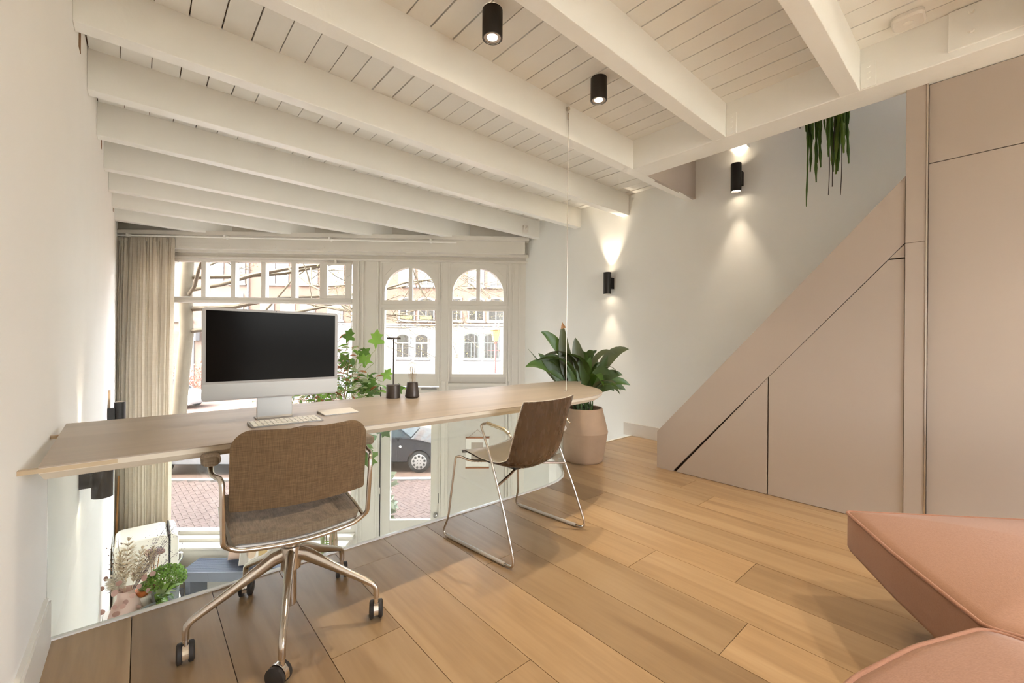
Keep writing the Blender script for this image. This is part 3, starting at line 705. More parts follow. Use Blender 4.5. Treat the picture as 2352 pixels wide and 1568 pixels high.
# ================================================================ LAMPS
SPOTE = emit_mat('lamp_disc', (1, .86, .66), 14)
def ceiling_spot(x, y, label):
    t = thing('ceiling_spot', label, 'lamp', (x, y, ZC - .002), group='ceiling spots')
    MB().lathe([(.0545, 0), (.0545, -.148), (.053, -.150), (.047, -.150), (.046, -.146), (.046, -.02)], 40, caps=False).build('housing', mat('spot_black', (.035, .029, .024), .45, .4), t, smooth=40)
    MB().lathe([(.046, -.1445), (.028, -.1445)], 40, caps=False).build('ring', mat('spot_ring', (.55, .48, .42), .5), t)
    MB().lathe([(.028, -.1440), (.0005, -.1440)], 32, caps=False).build('light_disc', SPOTE, t)
    light('spot_light', 'SPOT', (x, y, ZC - .152), 22, WARM, (0, 0, 0), spot_size=rad(105), spot_blend=.9, shadow_soft_size=.026)
ceiling_spot(1.415, 1.800, 'black cylinder ceiling spot, the one nearer the camera')
ceiling_spot(2.318, 1.785, 'black cylinder ceiling spot nearest the hanging cable')
ceiling_spot(1.40, -.6, 'added fill spot, black cylinder unseen behind the camera on the left')  # unseen copy of the fixture, added to light the near floor and closet
ceiling_spot(2.40, -.6, 'added fill spot, black cylinder unseen behind the camera on the right')  # second unseen copy, also added for fill light
def wall_lamp(x, y, z, sgn, label, energy=7, h=.27, rr=.047, wall=None, group=None):
    t = thing('wall_lamp', label, 'lamp', (x, y, z), group=group)
    m = MB().lathe([(rr - .006, .012), (rr - .006, 0), (rr, .002), (rr, h - .002), (rr - .006, h), (rr - .006, h - .012)], 32, caps=False)
    m.build('tube', BLACK, t, smooth=40)
    d = wall - x
    lo, hi = sorted((rr * .8 * (1 if d > 0 else -1), d - (.001 if d > 0 else -.001)))
    MB().box(lo, hi, -.035, .035, h * .26, h * .76).build('mount', BLACK, t, bevel=.002)
    for zz, nm in ((.013, 'lower_lens'), (h - .013, 'upper_lens')):
        MB().lathe([(rr - .006, zz), (.0005, zz)], 24, caps=False).build(nm, emit_mat('wall_lamp_lens', (1, .85, .64), 5), t)
    ti = rad(9) * (1 if d > 0 else -1)
    light('wall_light_down', 'SPOT', (x, y, z - .004), energy, WARM, (0, ti, 0), spot_size=rad(62), spot_blend=.75, shadow_soft_size=.02)
    light('wall_light_up', 'SPOT', (x, y, z + h + .004), energy, WARM, (rad(180), ti, 0), spot_size=rad(62), spot_blend=.75, shadow_soft_size=.02)
wall_lamp(4.335, 3.185, 1.70, 1, 'black up-and-down wall lamp above the broad-leaved plant', 7, wall=XR)
wall_lamp(4.335, 1.685, 2.575, 1, 'black up-and-down wall lamp high beside the stairs', 7, wall=XR)
wall_lamp(-.160, 3.43, .185, -1, 'black wall lamp on the left wall just under the desk', 1.2, wall=XL)
wall_lamp(-.158, 6.2, .16, -1, 'black wall lamp on the left wall beside the curtain', 1.2, wall=XL)
# smoke alarm, motion sensor
sm = thing('smoke_alarm', 'white square smoke alarm with rounded corners on the ceiling', 'smoke alarm', (3.135, .335, ZC - .002))
MB().loft([[(x, y, 0) for x, y in rrect(-.066, .066, -.066, .066, .03)], [(x, y, -.018) for x, y in rrect(-.068, .068, -.068, .068, .03)], [(x, y, -.030) for x, y in rrect(-.060, .060, -.060, .060, .028)]]).build('cover', ALUW, sm, smooth=35)
MB().lathe([(.022, -.030), (.022, -.0315), (.020, -.0325), (.0005, -.0325)], 28, caps=False).build('button', KEYM, sm, smooth=35)
ms_ = thing('motion_sensor', 'small white sensor fixed to the end of a ceiling beam', 'sensor', (4.13, 4.468, 2.655))
MB().extr([(x, 0, z) for x, z in rrect(-.045, .045, 0, .11, .02)], (0, -.03, 0)).build('cover', ALUW, ms_, bevel=.004)
MB().tube([(0, -.03, .06), (0, -.036, .06), (0, -.045, .06)], [.022, .022, .012], 18).build('lens', KEYM, ms_, smooth=40)
bt = MB().box(XL + .001, XL + .020, 6.255, 6.29, -.5, .55).build('wooden_batten', mat('batten_wood', (.42, .31, .20), .6)); tag(bt, 'thin upright wooden batten on the left wall beyond the desk', 'batten')

# ================================================================ PLANTS
def leafm(name, c, rough=.35, var=.25, vs=6):
    new = name not in MATS; m = mat(name, c, rough, var=var, vscale=vs)
    if new:
        t = m.node_tree; b = t.nodes['Principled BSDF']; tl = t.nodes.new('ShaderNodeBsdfTranslucent'); mx = t.nodes.new('ShaderNodeMixShader'); mx.inputs[0].default_value = .35
        g_ = t.nodes.new('ShaderNodeGamma'); g_.inputs[1].default_value = .8
        t.links.new(b.inputs['Base Color'].links[0].from_socket, g_.inputs[0]); t.links.new(g_.outputs[0], tl.inputs[0]); t.links.new(b.outputs[0], mx.inputs[1]); t.links.new(tl.outputs[0], mx.inputs[2]); t.links.new(mx.outputs[0], t.nodes['Material Output'].inputs[0])
    return m
LG1 = leafm('leaf_dark', (.045, .082, .013), .42); LG2 = leafm('leaf_mid', (.06, .125, .014)); LG3 = leafm('leaf_grey', (.075, .088, .032)); LG4 = leafm('leaf_bright', (.16, .30, .035)); LG5 = leafm('leaf_rust', (.30, .10, .03)); LG6 = leafm('leaf_pale', (.30, .38, .16))
TIP = leafm('leaf_tip_brown', (.45, .20, .06))
pp = thing('potted_plant', 'broad-leaved green plant in a large faceted clay pot', 'plant', (3.15, 2.575, 0))
MB().lathe([(.150, 0), (.178, .004), (.186, .02), (.228, .275), (.176, .490), (.172, .495), (.160, .492), (.165, .46), (.18, .40)], 14 * 3, caps=True).build('pot', CERAM, pp, smooth=14)
MB().lathe([(.172, .435), (.08, .45), (.001, .452)], 28, caps=False).build('soil', SOIL, pp)
def asp(tip, ctrl, wd, m, base=None, cut=.30, n=14, nrm=(-.66, -.75, .3)):
    b = base or (R.uniform(-.07, .07), R.uniform(-.07, .07), .45)
    cb_ = Vector((3.15, 2.575, 0))
    pts = bez(b, Vector(ctrl) - cb_, Vector(tip) - cb_, n)
    ws = []
    for i in range(n + 1):
        t = i / n
        if t < cut: ws.append(.004)
        else:
            q = (t - cut) / (1 - cut); ws.append(max(.0015, wd * (math.sin(math.pi * q ** .80)) ** .75))
    ob = MB().blade(pts, ws, nrm, .22).build('leaf', m, pp, smooth=80)
    return ob
L_ = [((2.985, 2.70, 1.285), (3.02, 2.72, .80), .062, LG3), ((2.84, 2.84, 1.20), (3.02, 2.78, 1.18), .052, LG2), ((3.075, 2.62, 1.15), (3.10, 2.60, .95), .058, LG3),
      ((3.14, 2.70, 1.05), (3.12, 2.62, .9), .045, LG1), ((2.745, 2.91, 1.04), (2.98, 2.80, .75), .010, LG3), ((2.72, 2.92, .87), (2.95, 2.80, 1.02), .055, LG2),
      ((2.83, 2.86, 1.0), (2.98, 2.74, .84), .052, LG1), ((2.86, 2.84, .92), (3.02, 2.75, 1.08), .050, LG1), ((2.95, 2.80, .90), (3.05, 2.70, .99), .05, LG1),
      ((3.46, 2.29, 1.045), (3.26, 2.46, 1.07), .055, LG3), ((3.31, 2.42, .985), (3.22, 2.50, .72), .05, LG1), ((3.37, 2.36, .99), (3.20, 2.52, 1.16), .026, LG3),
      ((3.42, 2.33, .80), (3.26, 2.46, .88), .052, LG1), ((3.47, 2.28, .705), (3.30, 2.43, .86), .045, LG2), ((3.43, 2.30, .66), (3.28, 2.45, .82), .048, LG1),
      ((3.33, 2.36, .655), (3.24, 2.46, .80), .045, LG1), ((3.28, 2.36, .80), (3.20, 2.48, .97), .05, LG1), ((3.02, 2.66, .93), (3.05, 2.64, .8), .05, LG2),
      ((3.10, 2.58, .96), (3.11, 2.58, .8), .045, LG2), ((3.18, 2.52, .97), (3.16, 2.55, .82), .04, LG2), ((3.12, 2.56, 1.03), (3.18, 2.66, 1.03), .055, LG1)]
for t_, c_, wd, m_ in L_: asp(t_, c_, wd, m_)
MB().blade([(-.158, .117, 1.235), (-.163, .122, 1.262), (-.166, .126, 1.292)], [.024, .015, .001], (-.66, -.75, .3), .1).build('dry_tip', TIP, pp)
for k_ in range(34):
    a = R.uniform(0, 2 * math.pi); rr = R.uniform(.18, .46); z = R.uniform(.62, 1.0) + .2 * (1 - rr / .46)
    cx, cy = 3.15 + math.cos(a) * rr, 2.575 + math.sin(a) * rr
    if cx < 2.98 and cy < 2.75: cy = 2.78 + R.uniform(0, .2)
    asp((cx, cy, z - .1), (3.15 + math.cos(a) * rr * .45, 2.575 + math.sin(a) * rr * .45, z + R.uniform(.0, .2)), R.uniform(.038, .055), R.choice([LG1, LG1, LG2, LG3]), nrm=(math.cos(a) * -.3, math.sin(a) * -.3, 1))
for k_ in range(9):
    a = R.uniform(0, 6.28); MB().tube([(math.cos(a) * .09, math.sin(a) * .09, .44), (math.cos(a) * .11, math.sin(a) * .11, .62)], .005, 6).build('stalk', leafm('stalk_green', (.10, .17, .05)), pp)
# trailing plant hanging into the stairwell
hp = thing('trailing_cactus', 'long green stems of a trailing plant hanging into the stairwell', 'plant', (4.15, .98, 2.2))
spec = [(1838, 290, 2), (1845, 350, 1), (1852, 300, 1), (1857, 505, 1), (1858, 400, 1), (1862, 420, 2), (1868, 350, 2), (1875, 400, 1), (1877, 450, 2), (1881, 380, 2), (1895, 330, 1), (1899, 390, 1), (1905, 490, 0), (1907, 430, 3), (1912, 420, 2), (1916, 470, 0), (1919, 440, 3), (1923, 410, 3), (1927, 435, 2), (1930, 490, 0), (1935, 400, 3), (1940, 420, 2), (1944, 330, 1), (1950, 275, 0), (1834, 310, 0), (1866, 380, 2), (1872, 330, 1), (1884, 420, 2), (1903, 360, 2), (1909, 400, 2), (1915, 380, 3), (1921, 350, 2), (1932, 370, 3), (1938, 350, 2), (1848, 320, 1)]
for (u, v, wdt) in spec:
    y = 1.04 - (u - 1857) / 93 * .27 + R.uniform(-.01, .01); zb_ = 2.24 + (505 - v) / 245 * .83; xx = R.uniform(-.05, .05)
    ztop = 3.32
    pts = []; n = 16
    ph = R.uniform(0, 6)
    for i in range(n + 1):
        f = i / n; pts.append((xx + .01 * math.sin(ph + f * 6), y - .98 + .008 * math.sin(ph * 2 + f * 5), ztop - 2.2 + (zb_ - ztop) * f))
    m = MB()
    if wdt == 0: m.tube(pts, .003, 5)
    else: m.tube(pts, [(.0035 + .0045 * wdt * (.65 + .35 * math.sin(i * 2.4))) * (1 if i < n else .4) for i in range(n + 1)], 6)
    m.build('stem', leafm('dry_stem', (.07, .05, .035)) if wdt == 0 else (leafm('cactus_mid', (.10, .185, .03)) if wdt < 3 else leafm('cactus_green', (.16, .25, .04))), hp, smooth=60)
struct('trim_6', MB().box(3.98, 4.35, .80, 1.16, 3.30, 3.33), BEAMP, 'shelf board in the stairwell that carries the trailing plant', 'trim')

# ================================================================ SOFA
def cushion(poly, z0, z1, crown, name, parent, r=.025):
    n = len(poly); cx = sum(p[0] for p in poly) / n; cy = sum(p[1] for p in poly) / n
    def ring(f, z): return [(cx + (x - cx) * f, cy + (y - cy) * f, z) for x, y in poly]
    rings = [ring(.94, z0), ring(.985, z0 + .006), ring(1, z0 + r), ring(1, z1 - .012), ring(.992, z1)]
    for f in (.93, .82, .66, .48, .3, .12): rings.append(ring(f, z1 + crown * (1 - f ** 2.2)))
    o = MB().loft(rings).build(name, PINK, parent, world=True, smooth=70)
    MB().tube([(x, y, z1 - .002) for x, y in poly], .006, 8, closed=True).build('piping', PIPE, o, world=True, smooth=60)
    return o
def smoothpoly(pts, r=.06, n=5):
    out = []; P = [Vector(p) for p in pts]
    for i in range(len(P)):
        a, b, c_ = P[i - 1], P[i], P[(i + 1) % len(P)]
        d0, d1 = a - b, c_ - b; rr = min(r, d0.length * .4, d1.length * .4)
        p0, p1 = b + d0.normalized() * rr, b + d1.normalized() * rr
        for t in range(n + 1):
            q = t / n; out.append(tuple(p0 * (1 - q) ** 2 + b * 2 * q * (1 - q) + p1 * q * q))
    # densify
    res = []
    for p, q in zip(out, out[1:] + out[:1]):
        d = (Vector(q) - Vector(p)).length; k_ = max(1, int(d / .08))
        for t in range(k_): res.append(tuple(Vector(p).lerp(Vector(q), t / k_)))
    return res
sf = thing('sofa', 'salmon pink fabric sofa with piped angular cushions in the right foreground', 'sofa', (2.1, -.3, 0))
pa = smoothpoly([(2.21, .415), (1.90, .235), (1.575, .02), (1.70, -.62), (2.95, -.62), (2.72, -.14)], .02)
cushion(pa, .255, .415, .062, 'seat_cushion', sf)
pb = smoothpoly([(.80, .235), (1.10, .195), (1.32, .125), (1.545, .02), (1.555, -.62), (.70, -.62), (.70, .1)], .04)
cushion(pb, .20, .425, .03, 'front_cushion', sf)
MB().loft([[(x, y, z) for x, y in rrect(2.70, 2.98, -1.0, -.095, .05)] for z in (.40, .70)] + [[(x, y, .73) for x, y in rrect(2.72, 2.96, -.98, -.115, .05)]]).build('backrest', PINK, sf, world=True, smooth=50)
for (x, y) in ((2.25, .10), (2.65, -.35), (1.80, -.5), (1.05, -.1), (1.4, -.45), (.85, -.5)):
    MB().tube([(x, y, 0), (x, y, .26)], .018, 12).build('leg', BLACK, sf, world=True)
MB().prism(inset(smoothpoly([(2.15, .30), (1.66, -.02), (1.74, -.58), (2.85, -.58), (2.62, -.16)], .03), .02), .20, .26).build('base_frame', mat('sofa_base', (.30, .11, .06), .9), sf, world=True)

# ================================================================ CURTAIN AND RAIL
LINEN = weave('curtain_linen', (.78, .705, .585), (.87, .80, .685), 160)
t_ = LINEN.node_tree; b_ = t_.nodes['Principled BSDF']; tl_ = t_.nodes.new('ShaderNodeBsdfTranslucent'); mx_ = t_.nodes.new('ShaderNodeMixShader'); mx_.inputs[0].default_value = .5
t_.links.new(b_.inputs['Base Color'].links[0].from_socket, tl_.inputs[0]); t_.links.new(b_.outputs[0], mx_.inputs[1]); t_.links.new(tl_.outputs[0], mx_.inputs[2]); t_.links.new(mx_.outputs[0], t_.nodes['Material Output'].inputs[0])
cu = thing('curtain', 'floor-length cream linen curtain gathered at the left of the window', 'curtain', tuple(fp(.35, ZLOW, -.16)), 0)
P = []; NS = 260
fold = [R.uniform(.6, 1.3) for _ in range(60)]
for j in range(26):
    z = 2.55 - j * (2.55 - ZLOW - .03) / 25; row = []; f = j / 25
    for i in range(NS + 1):
        t = i / NS; kf = t * 21; s_ = -.08 + .86 * t
        amp = .020 + .030 * min(1, f * 3); ph = kf * 2 * math.pi + .5 * math.sin(f * 2.2 + kf * .7)
        o_ = -.17 + amp * math.sin(ph) * fold[int(kf)] + .012 * math.sin(ph * 2.3 + 1) ; s_ += .008 * math.cos(ph) + .010 * math.sin(f * 3 + t * 9)
        row.append(fp(s_, z, o_))
    P.append(row)
MB().grid(P, .0015).build('fabric', LINEN, cu, world=True, smooth=70)
P = [[fp(-.08 + .86 * i / 200, z, -.17 + .016 * math.sin(i / 200 * 38 * 2 * math.pi) - .004) for i in range(201)] for z in (2.56, 2.50)]
MB().grid(P, .002).build('header_tape', LINEN, cu, world=True, smooth=70)
cr = MB().tube([fp(-.05, 2.575, -.21), fp(4.83, 2.553, -.21)], .011, 10).build('curtain_rail', EDGEP, None, smooth=50); tag(cr, 'long white curtain rail in front of the shop window', 'curtain rail')
for s in (.18, 1.52, 3.0, 4.45): MB().fbox(s - .012, s + .012, 2.55, 2.60, -.24, -.145).build('rail_bracket', EDGEP, cr, bevel=.003)

# ================================================================ LOWER ROOM
fr_ = thing('fridge', 'cream retro fridge with rounded corners below the curtain', 'fridge', (.1, 7.35, ZLOW))
CREAM = mat('cream_enamel', (.80, .74, .62), .22, var=.01, coat=.3)
fh = 1.03
MB().extr([(-.30, -.27, z) if False else (x, -.27, z) for x, z in rrect(-.33, .20, .04, fh, .075, 6)], (0, .54, 0)).build('cabinet', CREAM, fr_, smooth=40, bevel=.012)
MB().extr([(x, -.275, z) for x, z in rrect(.20, .215, .05, fh - .005, .006, 2)], (0, .55, 0)).build('door_gasket', BLACK, fr_)
def fdoor():
    pr = [(.215, .05), (.215, fh)] + [(.215 + .085 * math.sin(rad(a)), fh - .085 + .085 * math.cos(rad(a))) for a in (20, 45, 70, 90)] + [(.30, .12), (.285, .07), (.25, .05)]
    return MB().extr([(x, -.28, z) for x, z in pr], (0, .56, 0))
FDo = fdoor().build('door', CREAM, fr_, smooth=40, bevel=.01)
MB().tube(fillet([(.295, -.20, .72), (.335, -.20, .72), (.345, -.20, .66), (.30, -.20, .58)], .02), .012, 8).build('handle', CHROMEB, FDo, smooth=60)
for z in (0.0,):
    for x, y in ((-.28, -.22), (-.28, .22), (.16, -.22), (.16, .22)): MB().tube([(x, y, 0), (x, y, .05)], .02, 10).build('foot', BLACK, fr_)
# low sideboard for the pots
sb_ = thing('sideboard', 'white sideboard against the left wall below the mezzanine edge', 'sideboard', (.12, 5.3, ZLOW))
SBZ = -1.56
MB().box(-.36, .20, -.40, .42, 0, SBZ - ZLOW - .03).build('carcass', PAINT, sb_, bevel=.004)
MB().box(-.37, .21, -.41, .43, SBZ - ZLOW - .03, SBZ - ZLOW).build('top_board', mat('sideboard_top', (.75, .68, .60), .4), sb_, bevel=.004)
for ya, yb in ((-.39, .005), (.012, .41)): MB().box(.20, .218, ya, yb, .06, SBZ - ZLOW - .04).build('door', PAINT, sb_, bevel=.003)
# vase of dried stems
va = thing('dried_flower_vase', 'pale pink vase of pampas grass and dried twigs', 'vase', (-.085, 5.36, SBZ))
MB().lathe([(.06, 0), (.10, .02), (.125, .10), (.10, .19), (.065, .25), (.06, .31), (.068, .325), (.06, .32), (.05, .27)], 28).build('vase_body', mat('pink_ceramic', (.72, .52, .44), .5), va, smooth=50)
PAMP = mat('pampas', (.66, .54, .39), .95, var=.2); TWIG = mat('dry_twig', (.20, .12, .08), .9); LAV = mat('dried_lavender', (.20, .15, .17), .95); COPP = mat('copper_leaf', (.36, .20, .16), .6); ROSEP = mat('rose_leaf', (.50, .30, .26), .7)
def plume(base, tip, wd, m, parent, n=220):
    b, t = Vector(base), Vector(tip); mb = MB()
    mid = (b + t) / 2 + Vector((R.uniform(-.02, .02), 0, 0)); sp = bez(b, mid, t, 14)
    mb.tube(sp, .002, 4)
    for k_ in range(n):
        f = .35 + .65 * R.random(); p = sp[int(f * 14)]; q = math.sin(min(1, (f - .35) / .65 * 1.05) * math.pi) ** .6
        a = R.uniform(0, 6.28); d = (t - b).normalized() * .05 + Vector((math.cos(a), math.sin(a), R.uniform(-.5, .2))) * wd * q
        mb.blade([p, p + d * .6, p + d + Vector((0, 0, -.01))], [.0012, .0022, .0005], (math.sin(a), math.cos(a), .3), 0)
    return mb.build('plume', m, parent, kind='stuff')
plume((0, 0, .2), (.02, .03, .80), .075, PAMP, va, 420); plume((.01, 0, .2), (.20, .02, .66), .075, PAMP, va, 420); plume((0, 0, .2), (-.04, -.03, .70), .06, PAMP, va, 320); plume((-.02, 0, .2), (-.085, -.05, .50), .075, mat('pampas_white', (.74, .66, .54), .95), va, 460)
plume((.02, 0, .2), (.12, -.02, .70), .06, PAMP, va, 340)
def spray(base, tips, m, parent, dot=.006, nd=26):
    mb = MB()
    for t in tips:
        sp = bez(base, (Vector(base) + Vector(t)) / 2 + Vector((0, 0, .06)), t, 8); mb.tube(sp, .0016, 4)
        for k_ in range(nd):
            p = sp[R.randint(4, 8)] + Vector((R.gauss(0, .028), R.gauss(0, .028), R.gauss(.01, .03))); d = R.uniform(.5, 1.2) * dot
            mb.lathe([(.0003, -d), (d, 0), (.0003, d)], 5, p, caps=False)
    return mb.build('spray', m, parent, kind='stuff')
spray((.01, 0, .2), [(.27, .0, .80), (.33, .02, .74), (.30, -.02, .68), (.35, .02, .80), (.22, .03, .72), (.40, .0, .56), (.24, 0, .64)], LAV, va, .0045, 60)
spray((-.02, 0, .2), [(-.06, .02, .82), (-.11, .0, .64), (-.10, .02, .72)], TWIG, va, .007, 14)
for k_ in range(26):
    a = R.uniform(0, 6.28); rr = R.uniform(.05, .20); c_ = Vector((math.cos(a) * rr + .02, math.sin(a) * rr * .7 - .03, R.uniform(.16, .46))); d = R.uniform(.018, .032)
    MB().loft([[c_ + Vector((d * math.cos(q) * (1 if k_ % 2 else .8), .3 * d * math.sin(q + k_), d * math.sin(q))) for q in [j * math.pi / 5 for j in range(10)]]], True, False).build('round_leaf', ROSEP if k_ % 3 else COPP, va)
# terracotta pot with a small cactus, inside a pale pot
cp = thing('cactus_pot', 'small orange pot with a cactus standing in a pale saucer pot', 'plant', (.03, 5.46, SBZ))
MB().lathe([(.05, 0), (.085, .01), (.095, .19), (.09, .195), (.08, .185)], 24).build('outer_pot', mat('pale_pot', (.74, .66, .56), .5), cp, smooth=50)
MB().lathe([(.045, .15), (.058, .23), (.062, .235), (.055, .23)], 24).build('pot', mat('orange_clay', (.62, .17, .04), .6), cp, smooth=50)
MB().lathe([(.022, .22), (.030, .25), (.026, .29), (.004, .305)], 12).build('cactus', LG6, cp, smooth=50)
# copper bloom on bare stems
bl = thing('dried_bloom', 'brown dried flower heads on tall orange stems', 'plant', (.12, 5.58, SBZ + .001))
MB().lathe([(.03, 0), (.05, .02), (.045, .19), (.035, .20)], 18).build('pot', mat('dark_red_pot', (.25, .03, .03), .5), bl, smooth=50)
for dx in (-.02, 0, .025): MB().tube(bez((0, 0, .18), (dx, 0, .34), (dx * 1.6, 0, .49)), .004, 6).build('stalk', mat('orange_stalk', (.50, .22, .06), .7), bl)
for dx in (-.045, -.01, .03, .05): MB().lathe([(.004, .48), (.035, .495), (.038, .515), (.02, .535), (.002, .538)], 12, (dx, R.uniform(-.02, .02), R.uniform(-.01, .02))).build('flower_head', COPP, bl, smooth=60)
# grey bowl with succulents
bo = thing('succulent_bowl', 'grey bowl of gravel with a spreading green succulent', 'plant', (.115, 5.13, SBZ))
MB().lathe([(.07, 0), (.105, .02), (.12, .17), (.115, .175), (.105, .16)], 28).build('bowl', mat('grey_pot', (.20, .22, .22), .5), bo, smooth=50)
MB().lathe([(.105, .16), (.0005, .165)], 24, caps=False).build('gravel', mat('gravel', (.40, .28, .18), .9, var=.6, vscale=60), bo)
for k_ in range(22):
    a = R.uniform(-1.6, 1.9); rr = R.uniform(.07, .22); tip = Vector((math.cos(a) * rr + .04, math.sin(a) * rr, .19 + R.uniform(.02, .13)))
    MB().blade(bez((.03, 0, .16), (tip.x * .5, tip.y * .5, tip.z + .07), tip, 8), [.004, .008, .014, .02, .024, .024, .02, .012, .002], (0, 0, 1), .2).build('leaf', R.choice([LG2, LG4, LG6]), bo, smooth=80)
# round bushy plant
bu = thing('bushy_plant', 'dense ball of tiny bright green leaves in a pot', 'plant', (.205, 5.40, SBZ))
MB().lathe([(.07, 0), (.10, .02), (.11, .20), (.10, .205), (.09, .19)], 24).build('pot', mat('grey_pot', (.20, .22, .22), .5), bu, smooth=50)
mb = MB()
for k_ in range(2600):
    u = R.uniform(-.25, 1); a = R.uniform(0, 6.28); q = math.sqrt(1 - u * u); n_ = Vector((q * math.cos(a), q * math.sin(a), u)); p = Vector((0, 0, .29)) + Vector((n_.x * .165, n_.y * .165, n_.z * .135)) * R.uniform(.8, 1.04)
    d = Vector((R.gauss(0, 1), R.gauss(0, 1), R.gauss(0, 1))).normalized(); mb.blade([p - d * .009, p, p + d * .009], [.0015, .008, .0015], n_ + d.cross(n_) * .5, .1)
mb.build('foliage', leafm('bush_green', (.20, .36, .05)), bu, kind='stuff')
# bench with a slatted top, cushions, leg panel
be = thing('slatted_bench', 'blue-grey bench with a finely slatted top along the window', 'bench', tuple(fp(2.125, ZLOW, -.60)), F_ROT)
BLUEG = mat('bench_paint', (.085, .095, .14), .5)
sl0 = MB().box(-.79, .79, 0, .013, .50, .524).build('slat', BLUEG, be)
for k_ in range(15):
    o = sl0 if k_ == 0 else dup(sl0, be)
    o.location = (0, -.175 + k_ * .0235, 0)
MB().box(-.80, .80, -.195, -.178, .40, .524).build('front_rail', mat('bench_rail', (.17, .18, .21), .5), be, bevel=.003)
MB().box(-.80, .80, .178, .192, .40, .524).build('rear_rail', mat('bench_rail', (.17, .18, .21), .5), be, bevel=.003)
for x in (-.70, 0, .70): MB().box(x - .03, x + .03, -.17, .17, 0, .498).build('leg', mat('bench_rail', (.17, .18, .21), .5), be, bevel=.003)
bx_ = MB().fbox(1.30, 1.42, ZLOW, -2.10, -.95, -.82).build('bench_leg_panel', mat('leg_panel_dark', (.07, .07, .08), .6), None, bevel=.006); tag(bx_, 'dark grey leg panel standing on the lower floor at the bench front', 'box')  # leg panel of the bench, built as a plain box
def pillow(name, label, loc, rz, wd, hh, th, m, tilt):
    o = thing(name, label, 'cushion', loc, rz); P = []; Q = []
    n = 14
    for j in range(n + 1):
        r1 = []; r2 = []
        for i in range(n + 1):
            x = 2 * i / n - 1; z = 2 * j / n - 1; t = th * ((1 - x ** 4) * (1 - z ** 4)) ** .5
            X_ = x * wd / 2 * (1 - .06 * (1 - z * z)); Z_ = z * hh / 2 * (1 - .06 * (1 - x * x)) + hh / 2
            r1.append((X_, -t + Z_ * tilt, Z_)); r2.append((X_, t + Z_ * tilt, Z_))
        P.append(r1); Q.append(r2)
    MB().grid([list(r_) for r_ in P]).grid([list(reversed(r_)) for r_ in Q]).build('cover', m, o, smooth=70)
    return o
bz = ZLOW + .525
pillow('peach_cushion', 'plain peach cushion leaning against the window ledge', fp(1.96, bz, -.49), F_ROT, .40, .42, .07, mat('peach_cloth', (.72, .50, .38), .9), .10)
p2 = pillow('print_cushion', 'white cushion with an abstract face print on the bench', fp(2.22, bz, -.645), F_ROT, .46, .42, .07, mat('white_cloth', (.74, .68, .60), .9), .12)
def patch(pts, m, name):   # flat printed shapes lying on the front of the cushion
    MB().extr([(x, -.071 + z * .12 - .004, z) for x, z in pts], (0, .004, 0)).build(name, m, p2)
patch([(-.02 + .085 * math.cos(rad(a)), .26 + .10 * math.sin(rad(a))) for a in range(0, 181, 20)] + [(-.06, .25), (-.02, .29), (.03, .25)], mat('print_grey', (.13, .12, .14), .9), 'print_hair')
patch([(-.03 + .06 * math.cos(rad(a)), .20 + .075 * math.sin(rad(a))) for a in range(0, 360, 24)], mat('print_tan', (.62, .45, .31), .9), 'print_face')
patch([(-.17, .05), (-.06, .05), (-.07, .24), (-.16, .24)], mat('print_stone', (.45, .40, .34), .9), 'print_block')
patch([(.07, .10), (.17, .10), (.18, .27), (.12, .34), (.06, .25)], mat('print_ochre', (.50, .34, .14), .9), 'print_vase')
bs = MB().tube([fp(.20, ZLOW, -.42), fp(.15, -1.6, -.33), fp(.10, -.84, -.24)], [.013, .012, .011], 8).build('broom_stick', mat('stick_wood', (.42, .19, .05), .5), None, smooth=50); tag(bs, 'orange-brown wooden stick leaning beside the curtain', 'stick')
# poster on wooden hangers
po = thing('hanging_print', 'small framed print hanging from wooden bars beside the street door', 'print', tuple(fp(5.15, -.82, .018)), F_ROT)
MB().box(-.175, .175, -.004, 0, 0, .46).build('paper', mat('paper', (.86, .83, .77), .9), po)
HW = mat('hanger_wood', (.30, .11, .04), .5)
for z in (-.008, .448): MB().box(-.18, .18, -.014, .002, z, z + .022).build('hanger_bar', HW, po, bevel=.002)
MB().tube([(-.13, -.006, .47), (0, -.006, .58), (.13, -.006, .47)], .0022, 5).build('cord', HW, po)
MB().box(-.095, .09, -.0046, -.004, .13, .385).build('picture', mat('print_beige', (.44, .37, .31), .9, var=.1, vscale=30), po)
for k_ in range(7): MB().box(-.09 + k_ * .024, -.076 + k_ * .024, -.0046, -.004, .085 + (k_ % 2) * .005, .105).build('caption_mark', mat('print_ink', (.10, .09, .09), .9), po)
# tall indoor plant by the window post
ip = thing('tall_indoor_plant', 'tall indoor plant with lobed green and rust-tipped leaves by the window post', 'plant', tuple(fp(3.14, ZLOW, -.50)), F_ROT)
MB().lathe([(.12, 0), (.15, .02), (.165, .34), (.16, .36), (.15, .34)], 28).build('pot', mat('planter_grey', (.35, .33, .31), .6), ip, smooth=50)
MB().lathe([(.152, .33), (.001, .335)], 24, caps=False).build('soil', SOIL, ip)
CANE = mat('cane_brown', (.30, .19, .09), .6, var=.3, vscale=20); CANEG = mat('cane_green', (.25, .28, .10), .6)
canes = []
for k_ in range(11):
    a = R.uniform(0, 6.28); b = Vector((.10 * math.cos(a), .07 * math.sin(a), .33)); t = Vector((R.uniform(-.55, .38), R.uniform(-.16, .05), R.uniform(2.5, 3.35)))
    sp = bez(b, Vector((b.x * 1.3, b.y, 1.7)), t, 12); canes.append(sp)
    MB().tube(sp, [.016 * (1 - .7 * i / 12) * (1.3 if k_ < 3 else .7) for i in range(13)], 7).build('cane', CANE if k_ % 2 == 0 else CANEG, ip, smooth=60)
